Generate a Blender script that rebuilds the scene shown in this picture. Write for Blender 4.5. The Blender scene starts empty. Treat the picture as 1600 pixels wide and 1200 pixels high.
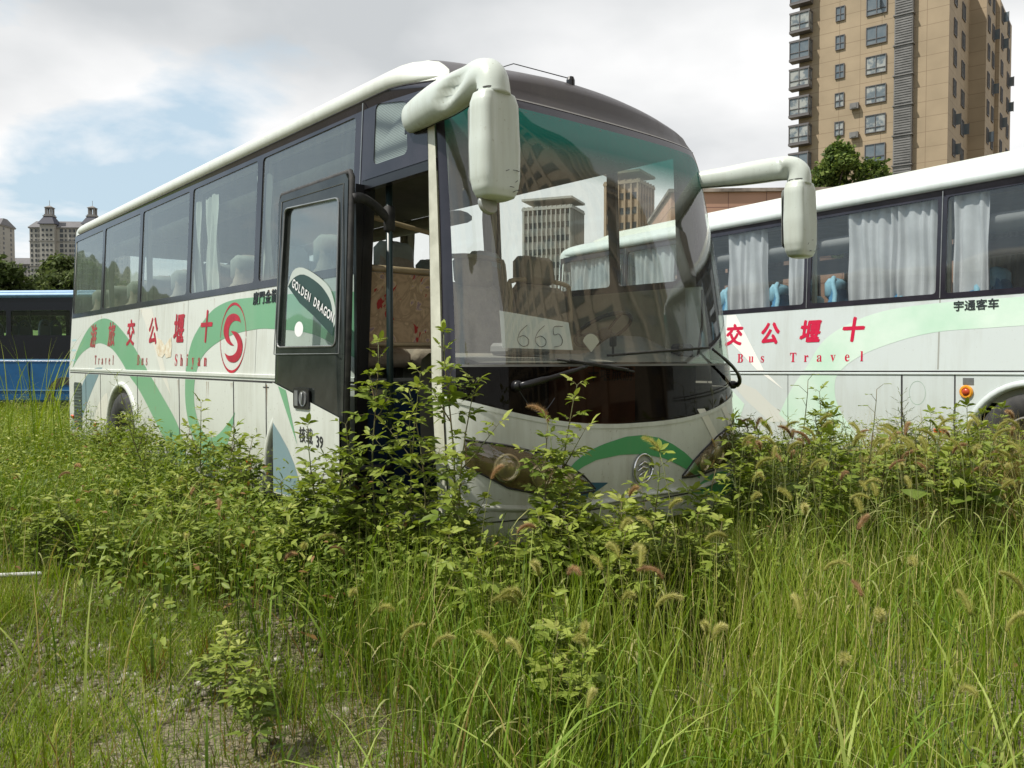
import bpy, math, random
import numpy as np
from mathutils import Vector, Matrix, Euler
from mathutils.geometry import tessellate_polygon

R = math.radians
PI = math.pi
random.seed(11)
rng = np.random.default_rng(5)
S = bpy.context.scene
COL = S.collection

# ------------------------------------------------------------------ camera
H0 = 1.36
cam_d = bpy.data.cameras.new("camera")
cam_d.sensor_width = 36.0
cam_d.lens = 36.0 * 1280 / 1600
cam_d.clip_start = 0.05
cam_d.clip_end = 4000
cam = bpy.data.objects.new("camera", cam_d)
COL.objects.link(cam)
cam.location = (0, 0, H0)
cam.rotation_euler = (R(90 - 1.7), 0, 0)
S.camera = cam

# ------------------------------------------------------------------ light
SUN_EL = R(56)
SUN_AZ = math.atan2(-0.95, -0.31)          # from +Y towards +X
sdir = Vector((math.sin(SUN_AZ) * math.cos(SUN_EL), math.cos(SUN_AZ) * math.cos(SUN_EL), math.sin(SUN_EL)))
sl = bpy.data.lights.new("sun", 'SUN')
sl.energy = 4.6
sl.angle = R(0.8)
sl.color = (1.0, 0.95, 0.86)
so = bpy.data.objects.new("sun", sl)
COL.objects.link(so)
so.rotation_euler = sdir.to_track_quat('Z', 'Y').to_euler()

W = bpy.data.worlds.new("World")
S.world = W
W.use_nodes = True


def world_nodes():
    nt = W.node_tree
    nt.nodes.clear()
    N = nt.nodes.new
    L = nt.links.new
    out = N('ShaderNodeOutputWorld')
    bg = N('ShaderNodeBackground')
    bg.inputs['Strength'].default_value = 0.1
    sky = N('ShaderNodeTexSky')
    sky.sky_type = 'NISHITA'
    sky.sun_disc = False
    sky.sun_elevation = SUN_EL
    sky.sun_rotation = SUN_AZ
    sky.air_density = 1.2
    sky.dust_density = 2.0
    tc = N('ShaderNodeTexCoord')
    sep = N('ShaderNodeSeparateXYZ')
    L(tc.outputs['Generated'], sep.inputs[0])

    def math_(op, a, b=None, clamp=False):
        m = N('ShaderNodeMath')
        m.operation = op
        m.use_clamp = clamp
        for i, v in enumerate((a, b)):
            if v is None:
                continue
            if isinstance(v, (int, float)):
                m.inputs[i].default_value = v
            else:
                L(v, m.inputs[i])
        return m.outputs[0]
    zz = math_('ADD', math_('MAXIMUM', sep.outputs[2], 0.0), 0.22)
    px = math_('DIVIDE', sep.outputs[0], zz)
    py = math_('DIVIDE', sep.outputs[1], zz)
    cmb = N('ShaderNodeCombineXYZ')
    L(px, cmb.inputs[0])
    L(py, cmb.inputs[1])
    n1 = N('ShaderNodeTexNoise')
    n1.inputs['Scale'].default_value = 1.7
    n1.inputs['Detail'].default_value = 9
    n1.inputs['Roughness'].default_value = 0.52
    n1.inputs['Distortion'].default_value = 0.25
    mp = N('ShaderNodeMapping')
    mp.inputs['Location'].default_value = (18.8, 9.03, 4.57)
    L(cmb.outputs[0], mp.inputs[0])
    L(mp.outputs[0], n1.inputs['Vector'])
    # more open sky towards the left, heavy cloud to the right
    side = math_('MULTIPLY', sep.outputs[0], 0.30)
    cov = math_('ADD', n1.outputs['Fac'], side)
    ramp = N('ShaderNodeValToRGB')
    ramp.color_ramp.elements[0].position = 0.30
    ramp.color_ramp.elements[1].position = 0.43
    L(cov, ramp.inputs[0])
    n2 = N('ShaderNodeTexNoise')
    n2.inputs['Scale'].default_value = 1.3
    n2.inputs['Detail'].default_value = 8
    n2.inputs['Roughness'].default_value = 0.45
    mp2 = N('ShaderNodeMapping')
    mp2.inputs['Location'].default_value = (1.92, 22.75, 5.32)
    L(cmb.outputs[0], mp2.inputs[0])
    L(mp2.outputs[0], n2.inputs['Vector'])
    up = math_('MULTIPLY_ADD', sep.outputs[2], -0.34)
    up.node.inputs[2].default_value = 0.055
    shade = math_('ADD', n2.outputs['Fac'], up)
    r2 = N('ShaderNodeValToRGB')
    r2.color_ramp.elements[0].position = 0.24
    r2.color_ramp.elements[0].color = (0.60, 0.625, 0.645, 1)
    r2.color_ramp.elements[1].position = 0.48
    r2.color_ramp.elements[1].color = (1.0, 1.0, 1.0, 1)
    L(shade, r2.inputs[0])
    sc = N('ShaderNodeVectorMath')
    sc.operation = 'SCALE'
    sc.inputs['Scale'].default_value = 9.2
    L(r2.outputs[0], sc.inputs[0])
    # thin veil so that the blue is pale
    sk = N('ShaderNodeMix')
    sk.data_type = 'RGBA'
    sk.inputs[0].default_value = 0.7
    L(sky.outputs[0], sk.inputs[6])
    sk.inputs[7].default_value = (6.0, 7.6, 8.7, 1)
    mx = N('ShaderNodeMix')
    mx.data_type = 'RGBA'
    L(ramp.outputs[0], mx.inputs[0])
    L(sk.outputs[2], mx.inputs[6])
    L(sc.outputs[0], mx.inputs[7])
    L(mx.outputs[2], bg.inputs[0])
    L(bg.outputs[0], out.inputs[0])


world_nodes()
S.view_settings.view_transform = 'Standard'
S.view_settings.look = 'None'
S.view_settings.exposure = 0.15
S.view_settings.gamma = 1.0
S.render.engine = 'CYCLES'
S.cycles.max_bounces = 7
S.cycles.diffuse_bounces = 3
S.cycles.glossy_bounces = 4
S.cycles.transmission_bounces = 4
S.cycles.transparent_max_bounces = 24
S.cycles.use_denoising = True
S.cycles.caustics_reflective = False
S.cycles.caustics_refractive = False

# ------------------------------------------------------------------ materials
MATS = {}


def nodes_of(name):
    m = bpy.data.materials.new(name)
    m.use_nodes = True
    nt = m.node_tree
    b = nt.nodes['Principled BSDF']
    return m, nt, b


def mat(name, col, rough=0.5, metal=0.0, var=0.0, scale=5.0, col2=None, bump=0.0, bscale=None, coat=0.0, stretch=(1, 1, 1), spec=0.5, lo=0.35, hi=0.65):
    """principled material whose colour wanders between col and col2 with object-space noise"""
    if name in MATS:
        return MATS[name]
    m, nt, b = nodes_of(name)
    b.inputs['Roughness'].default_value = rough
    b.inputs['Metallic'].default_value = metal
    b.inputs['Coat Weight'].default_value = coat
    b.inputs['Specular IOR Level'].default_value = spec
    b.inputs['Base Color'].default_value = (*col, 1)
    if col2 is None and var > 0:
        col2 = tuple(c * (1 - var) for c in col)
    tc = nt.nodes.new('ShaderNodeTexCoord')
    mp = nt.nodes.new('ShaderNodeMapping')
    mp.inputs['Scale'].default_value = stretch
    nt.links.new(tc.outputs['Object'], mp.inputs[0])
    if col2 is not None:
        n = nt.nodes.new('ShaderNodeTexNoise')
        n.inputs['Scale'].default_value = scale
        n.inputs['Detail'].default_value = 6
        n.inputs['Roughness'].default_value = 0.6
        nt.links.new(mp.outputs[0], n.inputs['Vector'])
        r = nt.nodes.new('ShaderNodeValToRGB')
        r.color_ramp.elements[0].position = lo
        r.color_ramp.elements[1].position = hi
        r.color_ramp.elements[0].color = (*col2, 1)
        r.color_ramp.elements[1].color = (*col, 1)
        nt.links.new(n.outputs['Fac'], r.inputs[0])
        nt.links.new(r.outputs[0], b.inputs['Base Color'])
    if bump > 0:
        n = nt.nodes.new('ShaderNodeTexNoise')
        n.inputs['Scale'].default_value = bscale or scale * 4
        n.inputs['Detail'].default_value = 5
        nt.links.new(mp.outputs[0], n.inputs['Vector'])
        bp = nt.nodes.new('ShaderNodeBump')
        bp.inputs['Strength'].default_value = bump
        bp.inputs['Distance'].default_value = 0.02
        nt.links.new(n.outputs['Fac'], bp.inputs['Height'])
        nt.links.new(bp.outputs[0], b.inputs['Normal'])
    MATS[name] = m
    return m


def paint_mat(name, col, dirt=(0.30, 0.29, 0.22), amount=0.5, rough=0.32):
    """weathered coach paint: rain streaks running down, blotches, dust in patches"""
    if name in MATS:
        return MATS[name]
    m, nt, b = nodes_of(name)
    N = nt.nodes.new
    L = nt.links.new
    tc = N('ShaderNodeTexCoord')
    mp = N('ShaderNodeMapping')
    mp.inputs['Scale'].default_value = (9, 9, 0.7)
    L(tc.outputs['Object'], mp.inputs[0])
    n = N('ShaderNodeTexNoise')
    n.inputs['Scale'].default_value = 1.6
    n.inputs['Detail'].default_value = 7
    n.inputs['Roughness'].default_value = 0.65
    L(mp.outputs[0], n.inputs['Vector'])
    n2 = N('ShaderNodeTexNoise')
    n2.inputs['Scale'].default_value = 1.7
    n2.inputs['Detail'].default_value = 8
    L(tc.outputs['Object'], n2.inputs['Vector'])
    ml = N('ShaderNodeMath')
    ml.operation = 'MULTIPLY'
    L(n.outputs['Fac'], ml.inputs[0])
    L(n2.outputs['Fac'], ml.inputs[1])
    r = N('ShaderNodeValToRGB')
    r.color_ramp.elements[0].position = 0.22
    r.color_ramp.elements[1].position = 0.48
    r.color_ramp.elements[0].color = (0, 0, 0, 1)
    r.color_ramp.elements[1].color = (1, 1, 1, 1)
    L(ml.outputs[0], r.inputs[0])
    # fine spots
    n3 = N('ShaderNodeTexNoise')
    n3.inputs['Scale'].default_value = 45
    n3.inputs['Detail'].default_value = 3
    L(tc.outputs['Object'], n3.inputs['Vector'])
    r3 = N('ShaderNodeValToRGB')
    r3.color_ramp.elements[0].position = 0.66
    r3.color_ramp.elements[1].position = 0.74
    L(n3.outputs['Fac'], r3.inputs[0])
    ad = N('ShaderNodeMath')
    ad.operation = 'MAXIMUM'
    L(r.outputs[0], ad.inputs[0])
    L(r3.outputs[0], ad.inputs[1])
    mu = N('ShaderNodeMath')
    mu.operation = 'MULTIPLY'
    mu.inputs[1].default_value = amount
    L(ad.outputs[0], mu.inputs[0])
    # mud splashed up the skirt
    sz = N('ShaderNodeSeparateXYZ')
    L(tc.outputs['Object'], sz.inputs[0])
    mr = N('ShaderNodeMapRange')
    mr.inputs['From Min'].default_value = 1.15
    mr.inputs['From Max'].default_value = 0.35
    mr.inputs['To Max'].default_value = 1.15
    L(sz.outputs[2], mr.inputs[0])
    n4 = N('ShaderNodeTexNoise')
    n4.inputs['Scale'].default_value = 6
    n4.inputs['Detail'].default_value = 9
    n4.inputs['Roughness'].default_value = 0.7
    L(tc.outputs['Object'], n4.inputs['Vector'])
    m4 = N('ShaderNodeMath')
    m4.operation = 'MULTIPLY'
    L(mr.outputs[0], m4.inputs[0])
    L(n4.outputs['Fac'], m4.inputs[1])
    m5 = N('ShaderNodeMath')
    m5.operation = 'MULTIPLY_ADD'
    m5.inputs[1].default_value = 0.8 * min(1, amount * 2)
    m5.use_clamp = True
    L(m4.outputs[0], m5.inputs[0])
    L(mu.outputs[0], m5.inputs[2])
    mu = m5
    mx = N('ShaderNodeMix')
    mx.data_type = 'RGBA'
    mx.inputs[6].default_value = (*col, 1)
    mx.inputs[7].default_value = (*dirt, 1)
    L(mu.outputs[0], mx.inputs[0])
    L(mx.outputs[2], b.inputs['Base Color'])
    ra = N('ShaderNodeMath')
    ra.operation = 'MULTIPLY_ADD'
    ra.inputs[1].default_value = 0.5
    ra.inputs[2].default_value = rough
    L(mu.outputs[0], ra.inputs[0])
    L(ra.outputs[0], b.inputs['Roughness'])
    MATS[name] = m
    return m


def glass_mat(name, tint, refl=0.12, dust=0.05, dustcol=(0.5, 0.5, 0.45), rough=0.03, band=None, streak=True, wob=0.0):
    """tinted pane: see-through + mirror reflection + a film of dust with streaks"""
    if name in MATS:
        return MATS[name]
    m, nt, b = nodes_of(name)
    nt.nodes.remove(b)
    N = nt.nodes.new
    L = nt.links.new
    out = nt.nodes['Material Output']
    tr = N('ShaderNodeBsdfTransparent')
    tr.inputs[0].default_value = (*tint, 1)
    tc = N('ShaderNodeTexCoord')
    if band:
        sep = N('ShaderNodeSeparateXYZ')
        L(tc.outputs['Object'], sep.inputs[0])
        mr = N('ShaderNodeMapRange')
        mr.inputs['From Min'].default_value = band[0]
        mr.inputs['From Max'].default_value = band[1]
        L(sep.outputs[2], mr.inputs[0])
        mx = N('ShaderNodeMix')
        mx.data_type = 'RGBA'
        mx.inputs[6].default_value = (*tint, 1)
        mx.inputs[7].default_value = (*band[2], 1)
        L(mr.outputs[0], mx.inputs[0])
        L(mx.outputs[2], tr.inputs[0])
    gl = N('ShaderNodeBsdfGlossy')
    gl.inputs['Roughness'].default_value = rough
    if wob > 0:
        nb = N('ShaderNodeTexNoise')
        nb.inputs['Scale'].default_value = 1.3
        nb.inputs['Detail'].default_value = 1
        L(tc.outputs['Object'], nb.inputs['Vector'])
        bp = N('ShaderNodeBump')
        bp.inputs['Strength'].default_value = 1.0
        bp.inputs['Distance'].default_value = wob
        L(nb.outputs['Fac'], bp.inputs['Height'])
        L(bp.outputs[0], gl.inputs['Normal'])
    lw = N('ShaderNodeLayerWeight')
    lw.inputs[0].default_value = 0.5
    pw = N('ShaderNodeMath')
    pw.operation = 'POWER'
    pw.inputs[1].default_value = 4.5
    L(lw.outputs['Facing'], pw.inputs[0])
    fr = N('ShaderNodeMath')
    fr.operation = 'MULTIPLY_ADD'
    fr.inputs[1].default_value = 0.9
    fr.inputs[2].default_value = 0.04
    L(pw.outputs[0], fr.inputs[0])
    ad = N('ShaderNodeMath')
    ad.operation = 'ADD'
    ad.use_clamp = True
    ad.inputs[1].default_value = refl
    L(fr.outputs[0], ad.inputs[0])
    ms = N('ShaderNodeMixShader')
    L(ad.outputs[0], ms.inputs[0])
    L(tr.outputs[0], ms.inputs[1])
    L(gl.outputs[0], ms.inputs[2])
    df = N('ShaderNodeBsdfDiffuse')
    df.inputs[0].default_value = (*dustcol, 1)
    mp = N('ShaderNodeMapping')
    mp.inputs['Scale'].default_value = (14, 14, 0.8)
    L(tc.outputs['Object'], mp.inputs[0])
    nz = N('ShaderNodeTexNoise')
    nz.inputs['Scale'].default_value = 2.2
    nz.inputs['Detail'].default_value = 6
    L(mp.outputs[0], nz.inputs['Vector'])
    mm = N('ShaderNodeMath')
    mm.operation = 'MULTIPLY'
    mm.inputs[1].default_value = dust * 2
    L(nz.outputs['Fac'], mm.inputs[0])
    if band:
        bx_ = N('ShaderNodeMix')
        bx_.data_type = 'RGBA'
        L(mr.outputs[0], bx_.inputs[0])
        bx_.inputs[6].default_value = (*dustcol, 1)
        bx_.inputs[7].default_value = (0.004, 0.20, 0.16, 1)
        L(bx_.outputs[2], df.inputs[0])
        ba = N('ShaderNodeMath')
        ba.operation = 'MULTIPLY_ADD'
        ba.inputs[1].default_value = 0.42
        L(mr.outputs[0], ba.inputs[0])
        L(mm.outputs[0], ba.inputs[2])
        mm = ba
    m2 = N('ShaderNodeMixShader')
    L(mm.outputs[0], m2.inputs[0])
    L(ms.outputs[0], m2.inputs[1])
    L(df.outputs[0], m2.inputs[2])
    L(m2.outputs[0], out.inputs[0])
    MATS[name] = m
    return m


def foliage_mat(name, stops, transl=0.35, rough=0.55, attr='tint'):
    """leaf/blade: colour from the per-leaf 'tint' attribute, part of the light passes through"""
    if name in MATS:
        return MATS[name]
    m, nt, b = nodes_of(name)
    N = nt.nodes.new
    L = nt.links.new
    out = nt.nodes['Material Output']
    at = N('ShaderNodeAttribute')
    at.attribute_name = attr
    oi = N('ShaderNodeObjectInfo')
    ma = N('ShaderNodeMath')
    ma.operation = 'MULTIPLY_ADD'
    ma.inputs[1].default_value = 0.16
    L(oi.outputs['Random'], ma.inputs[0])
    sb = N('ShaderNodeMath')
    sb.operation = 'SUBTRACT'
    sb.inputs[1].default_value = 0.08
    L(at.outputs['Fac'], sb.inputs[0])
    L(sb.outputs[0], ma.inputs[2])
    r = N('ShaderNodeValToRGB')
    el = r.color_ramp.elements
    while len(el) < len(stops):
        el.new(0.5)
    for e, (p, c) in zip(el, stops):
        e.position = p
        e.color = (*c, 1)
    L(ma.outputs[0], r.inputs[0])
    L(r.outputs[0], b.inputs['Base Color'])
    b.inputs['Roughness'].default_value = rough
    b.inputs['Specular IOR Level'].default_value = 0.12
    tl = N('ShaderNodeBsdfTranslucent')
    hs = N('ShaderNodeHueSaturation')
    hs.inputs['Saturation'].default_value = 1.15
    hs.inputs['Value'].default_value = 1.5
    L(r.outputs[0], hs.inputs['Color'])
    L(hs.outputs[0], tl.inputs[0])
    ms = N('ShaderNodeMixShader')
    ms.inputs[0].default_value = transl
    L(b.outputs[0], ms.inputs[1])
    L(tl.outputs[0], ms.inputs[2])
    L(ms.outputs[0], out.inputs[0])
    MATS[name] = m
    return m


# ------------------------------------------------------------------ object helpers
def tag(o, label=None, cat=None, group=None, kind=None):
    if label:
        o['label'] = label
    if cat:
        o['category'] = cat
    if group:
        o['group'] = group
    if kind:
        o['kind'] = kind
    return o


def empty(name, loc, rz=0.0, ry=0.0):
    o = bpy.data.objects.new(name, None)
    o.empty_display_size = 0.3
    COL.objects.link(o)
    o.location = loc
    o.rotation_euler = (0, ry, rz)
    return o


def link(name, me, parent=None):
    o = bpy.data.objects.new(name, me)
    COL.objects.link(o)
    if parent is not None:
        o.parent = parent
    return o


def copy_tree(o, parent=None):
    c = o.copy()
    COL.objects.link(c)
    if parent is not None:
        c.parent = parent
    for ch in [x for x in bpy.data.objects if x.parent == o]:
        copy_tree(ch, c)
    return c


class MB:
    """mesh builder"""

    def __init__(s):
        s.v = []
        s.f = []
        s.m = []
        s.mi = 0

    def add(s, vs, fs):
        b = len(s.v)
        s.v.extend([tuple(p) for p in vs])
        for f in fs:
            s.f.append(tuple(b + i for i in f))
            s.m.append(s.mi)
        return s

    def box(s, c, d, rot=None, bev=0.0):
        x, y, z = d[0] / 2, d[1] / 2, d[2] / 2
        if bev <= 0:
            vs = [(i * x, j * y, k * z) for i in (-1, 1) for j in (-1, 1) for k in (-1, 1)]
            fs = [(0, 1, 3, 2), (4, 6, 7, 5), (0, 4, 5, 1), (2, 3, 7, 6), (0, 2, 6, 4), (1, 5, 7, 3)]
        else:
            b = min(bev, x * .9, y * .9, z * .9)
            vs, fs = [], []
            prof = [(x - b, y), (x, y - b)]
            ring = [(x, -(y - b)), (x, y - b), (x - b, y), (-(x - b), y), (-x, y - b), (-x, -(y - b)), (-(x - b), -y), (x - b, -y)]
            ring2 = [(a * (x - b) / x if abs(a) == x else a, c_ * (y - b) / y if abs(c_) == y else c_) for a, c_ in ring]
            for zz, rg in ((-z, ring2), (-(z - b), ring), (z - b, ring), (z, ring2)):
                vs += [(a, c_, zz) for a, c_ in rg]
            for k in range(3):
                for i in range(8):
                    j = (i + 1) % 8
                    fs.append((k * 8 + i, k * 8 + j, (k + 1) * 8 + j, (k + 1) * 8 + i))
            fs.append(tuple(range(7, -1, -1)))
            fs.append(tuple(range(24, 32)))
        M = rot.to_matrix() if isinstance(rot, Euler) else rot
        vs = [Vector(p) for p in vs]
        if M is not None:
            vs = [M @ p for p in vs]
        c = Vector(c)
        return s.add([p + c for p in vs], fs)

    def grid(s, fn, us, vs_, closed_u=False):
        nu, nv = len(us), len(vs_)
        vs = [fn(u, v) for v in vs_ for u in us]
        fs = []
        for j in range(nv - 1):
            for i in range(nu if closed_u else nu - 1):
                k = (i + 1) % nu
                fs.append((j * nu + i, j * nu + k, (j + 1) * nu + k, (j + 1) * nu + i))
        return s.add(vs, fs)

    def tube(s, path, rad, n=8, cap=True, flat=1.0, upv=None):
        path = [Vector(p) for p in path]
        m = len(path)
        if not isinstance(rad, (list, tuple)):
            rad = [rad] * m
        vs, fs = [], []
        prev = None
        for i, p in enumerate(path):
            t = (path[min(i + 1, m - 1)] - path[max(i - 1, 0)])
            if t.length < 1e-9:
                t = Vector((0, 0, 1))
            t.normalize()
            if prev is None:
                a = Vector(upv) if upv else (Vector((0, 0, 1)) if abs(t.z) < .9 else Vector((1, 0, 0)))
                n1 = (a - t * a.dot(t)).normalized()
            else:
                n1 = (prev - t * prev.dot(t))
                n1 = n1.normalized() if n1.length > 1e-6 else prev
            prev = n1
            n2 = t.cross(n1)
            r = rad[i]
            rx, ry = (r if not isinstance(r, tuple) else r[0]), (r * flat if not isinstance(r, tuple) else r[1])
            for k in range(n):
                a = 2 * PI * k / n
                vs.append(p + n1 * (math.cos(a) * rx) + n2 * (math.sin(a) * ry))
        for i in range(m - 1):
            for k in range(n):
                k2 = (k + 1) % n
                fs.append((i * n + k, i * n + k2, (i + 1) * n + k2, (i + 1) * n + k))
        if cap:
            fs.append(tuple(range(n - 1, -1, -1)))
            fs.append(tuple((m - 1) * n + k for k in range(n)))
        return s.add(vs, fs)

    def lathe(s, prof, n=24, M=None):
        """prof: (r, h) along local Z"""
        vs, fs = [], []
        for r, h in prof:
            for k in range(n):
                a = 2 * PI * k / n
                vs.append(Vector((r * math.cos(a), r * math.sin(a), h)))
        for i in range(len(prof) - 1):
            for k in range(n):
                k2 = (k + 1) % n
                fs.append((i * n + k, i * n + k2, (i + 1) * n + k2, (i + 1) * n + k))
        if M is not None:
            vs = [M @ p for p in vs]
        return s.add(vs, fs)

    def poly(s, outer, mapfn, holes=()):
        loops = [[Vector((a, b, 0)) for a, b in outer]] + [[Vector((a, b, 0)) for a, b in h] for h in holes]
        flat = [p for l in loops for p in l]
        tris = tessellate_polygon(loops)
        return s.add([mapfn(p.x, p.y) for p in flat], tris)

    def slab(s, outer, mapA, mapB, holes=()):
        """polygon with thickness: mapA front, mapB back"""
        loops = [[Vector((a, b, 0)) for a, b in outer]] + [[Vector((a, b, 0)) for a, b in h] for h in holes]
        flat = [p for l in loops for p in l]
        tris = tessellate_polygon(loops)
        n = len(flat)
        vs = [mapA(p.x, p.y) for p in flat] + [mapB(p.x, p.y) for p in flat]
        fs = list(tris) + [tuple(i + n for i in reversed(t)) for t in tris]
        b = 0
        for l in loops:
            m = len(l)
            for i in range(m):
                j = (i + 1) % m
                fs.append((b + i, b + j, n + b + j, n + b + i))
            b += m
        return s.add(vs, fs)

    def build(s, name, mats, parent=None, smooth=False, angle=None):
        me = bpy.data.meshes.new(name)
        me.from_pydata(s.v, [], s.f)
        if not isinstance(mats, (list, tuple)):
            mats = [mats]
        for m in mats:
            me.materials.append(m)
        if len(mats) > 1:
            me.polygons.foreach_set('material_index', s.m)
        if smooth or angle:
            me.polygons.foreach_set('use_smooth', [True] * len(me.polygons))
        me.update()
        o = link(name, me, parent)
        if angle:
            import bmesh
            bm = bmesh.new()
            bm.from_mesh(me)
            bmesh.ops.remove_doubles(bm, verts=bm.verts, dist=1e-5)
            bmesh.ops.recalc_face_normals(bm, faces=bm.faces)
            for e in bm.edges:
                if len(e.link_faces) == 2 and e.calc_face_angle(0) > R(angle):
                    e.smooth = False
            bm.to_mesh(me)
            bm.free()
        return o


def dense_edge(pts, step=.06, x_from=-1.0):
    """extra points along the part of an outline that bends with the roof"""
    out = []
    n = len(pts)
    for i in range(n):
        a, b = pts[i], pts[(i + 1) % n]
        out.append(a)
        L_ = math.hypot(b[0] - a[0], b[1] - a[1])
        if min(a[1], b[1]) > 2.4 or abs(a[0] - b[0]) < .3:
            k = int(L_ / step)
            out += [(a[0] + (b[0] - a[0]) * j / k, a[1] + (b[1] - a[1]) * j / k) for j in range(1, k)]
    return out


def rrect(x0, x1, z0, z1, r, n=5):
    pts = []
    for cx, cz, a0 in ((x1 - r, z0 + r, -90), (x1 - r, z1 - r, 0), (x0 + r, z1 - r, 90), (x0 + r, z0 + r, 180)):
        for i in range(n + 1):
            a = R(a0 + 90 * i / n)
            pts.append((cx + r * math.cos(a), cz + r * math.sin(a)))
    return pts


def rquad(c, r, n=4):
    """rounded quadrilateral through 4 corners (ccw)"""
    pts = []
    c = [Vector(p) for p in c]
    for i in range(4):
        p, a, b = c[i], c[i - 1], c[(i + 1) % 4]
        u = (a - p).normalized() * r
        w = (b - p).normalized() * r
        for k in range(n + 1):
            t = k / n
            q = (p + u) * (1 - t) ** 2 + p * 2 * t * (1 - t) + (p + w) * t * t
            pts.append((q.x, q.y))
    return pts


def crom(pts, n=6, closed=False):
    """Catmull-Rom through points (tuples of any length)"""
    P = [Vector(p) for p in pts]
    out = []
    m = len(P)
    for i in range(m - (0 if closed else 1)):
        p0 = P[i - 1] if (i > 0 or closed) else P[0]
        p1 = P[i]
        p2 = P[(i + 1) % m]
        p3 = P[(i + 2) % m] if (closed or i + 2 < m) else P[-1]
        for k in range(n):
            t = k / n
            out.append(0.5 * ((2 * p1) + (p2 - p0) * t + (2 * p0 - 5 * p1 + 4 * p2 - p3) * t * t + (3 * p1 - p0 - 3 * p2 + p3) * t ** 3))
    if not closed:
        out.append(P[-1])
    return out


def text_mesh(name, body, size, M, material, parent=None, bold=0.0, spacing=1.0, shear=0.0, extrude=0.0, sx=1.0, align='CENTER'):
    c = bpy.data.curves.new(name, 'FONT')
    c.body = body
    c.size = size
    c.align_x = align
    c.align_y = 'CENTER'
    c.space_character = spacing
    c.shear = shear
    c.extrude = extrude
    c.resolution_u = 3
    o = bpy.data.objects.new(name, c)
    COL.objects.link(o)
    bpy.context.view_layer.update()
    me = bpy.data.meshes.new_from_object(o.evaluated_get(bpy.context.evaluated_depsgraph_get()))
    bpy.data.objects.remove(o)
    bpy.data.curves.remove(c)
    me.name = name
    if bold > 0:                       # thicker strokes: the outline stacked four times, nudged
        vs = [v.co.copy() for v in me.vertices]
        fs = [tuple(q.vertices) for q in me.polygons]
        bpy.data.meshes.remove(me)
        V_, F_ = [], []
        for i, (dx, dy) in enumerate(((0, 0), (bold, bold * .4), (-bold, -bold * .4), (bold * .4, -bold), (-bold * .4, bold))):
            b0 = len(V_)
            V_ += [(v.x + dx, v.y + dy, v.z + i * .0002) for v in vs]
            F_ += [tuple(b0 + k for k in f) for f in fs]
        me = bpy.data.meshes.new(name)
        me.from_pydata(V_, [], F_)
    me.transform(M @ Matrix.Diagonal((sx, 1, 1, 1)))
    me.materials.clear()
    me.materials.append(material)
    return link(name, me, parent)


def face_matrix(origin, xaxis, normal):
    n = Vector(normal).normalized()
    x = Vector(xaxis)
    x = (x - n * x.dot(n)).normalized()
    y = n.cross(x)
    M = Matrix((x, y, n)).transposed().to_4x4()
    M.translation = Vector(origin)
    return M


def scatter_mesh(name, tv, tf, pos, rot, scale, tint, material, parent=None, smooth=False, extra=None):
    """one mesh out of many transformed copies of a template (numpy)"""
    tv = np.asarray(tv, np.float32)
    n, k = len(pos), len(tv)
    if scale.ndim == 1:
        scale = np.repeat(scale[:, None], 3, 1)
    V = np.einsum('nij,nkj->nki', rot, tv[None] * scale[:, None, :]) + pos[:, None, :]
    if extra is not None:
        V = extra(V)
    F = (np.asarray(tf, np.int64)[None] + (np.arange(n) * k)[:, None, None]).reshape(-1, len(tf[0]))
    return raw_mesh(name, V.reshape(-1, 3), F, np.repeat(tint, k), material, parent, smooth)


def raw_mesh(name, V, F, tint, material, parent=None, smooth=False, mi=None):
    me = bpy.data.meshes.new(name)
    nf, s = F.shape
    me.vertices.add(len(V))
    me.vertices.foreach_set('co', np.ascontiguousarray(V, np.float32).ravel())
    me.loops.add(nf * s)
    me.loops.foreach_set('vertex_index', F.astype(np.int32).ravel())
    me.polygons.add(nf)
    me.polygons.foreach_set('loop_start', np.arange(0, nf * s, s, dtype=np.int32))
    me.polygons.foreach_set('loop_total', np.full(nf, s, np.int32))
    if smooth:
        me.polygons.foreach_set('use_smooth', np.ones(nf, bool))
    a = me.attributes.new('tint', 'FLOAT', 'POINT')
    a.data.foreach_set('value', np.ascontiguousarray(tint, np.float32))
    for m in (material if isinstance(material, (list, tuple)) else [material]):
        me.materials.append(m)
    if mi is not None:
        me.polygons.foreach_set('material_index', mi.astype(np.int32))
    me.update(calc_edges=True)
    return link(name, me, parent)


def rotz(a):
    c, s = np.cos(a), np.sin(a)
    z = np.zeros_like(a)
    o = np.ones_like(a)
    return np.stack([np.stack([c, -s, z], -1), np.stack([s, c, z], -1), np.stack([z, z, o], -1)], 1)


def rotx(a):
    c, s = np.cos(a), np.sin(a)
    z = np.zeros_like(a)
    o = np.ones_like(a)
    return np.stack([np.stack([o, z, z], -1), np.stack([z, c, -s], -1), np.stack([z, s, c], -1)], 1)


def roty(a):
    c, s = np.cos(a), np.sin(a)
    z = np.zeros_like(a)
    o = np.ones_like(a)
    return np.stack([np.stack([c, z, s], -1), np.stack([z, o, z], -1), np.stack([-s, z, c], -1)], 1)


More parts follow.
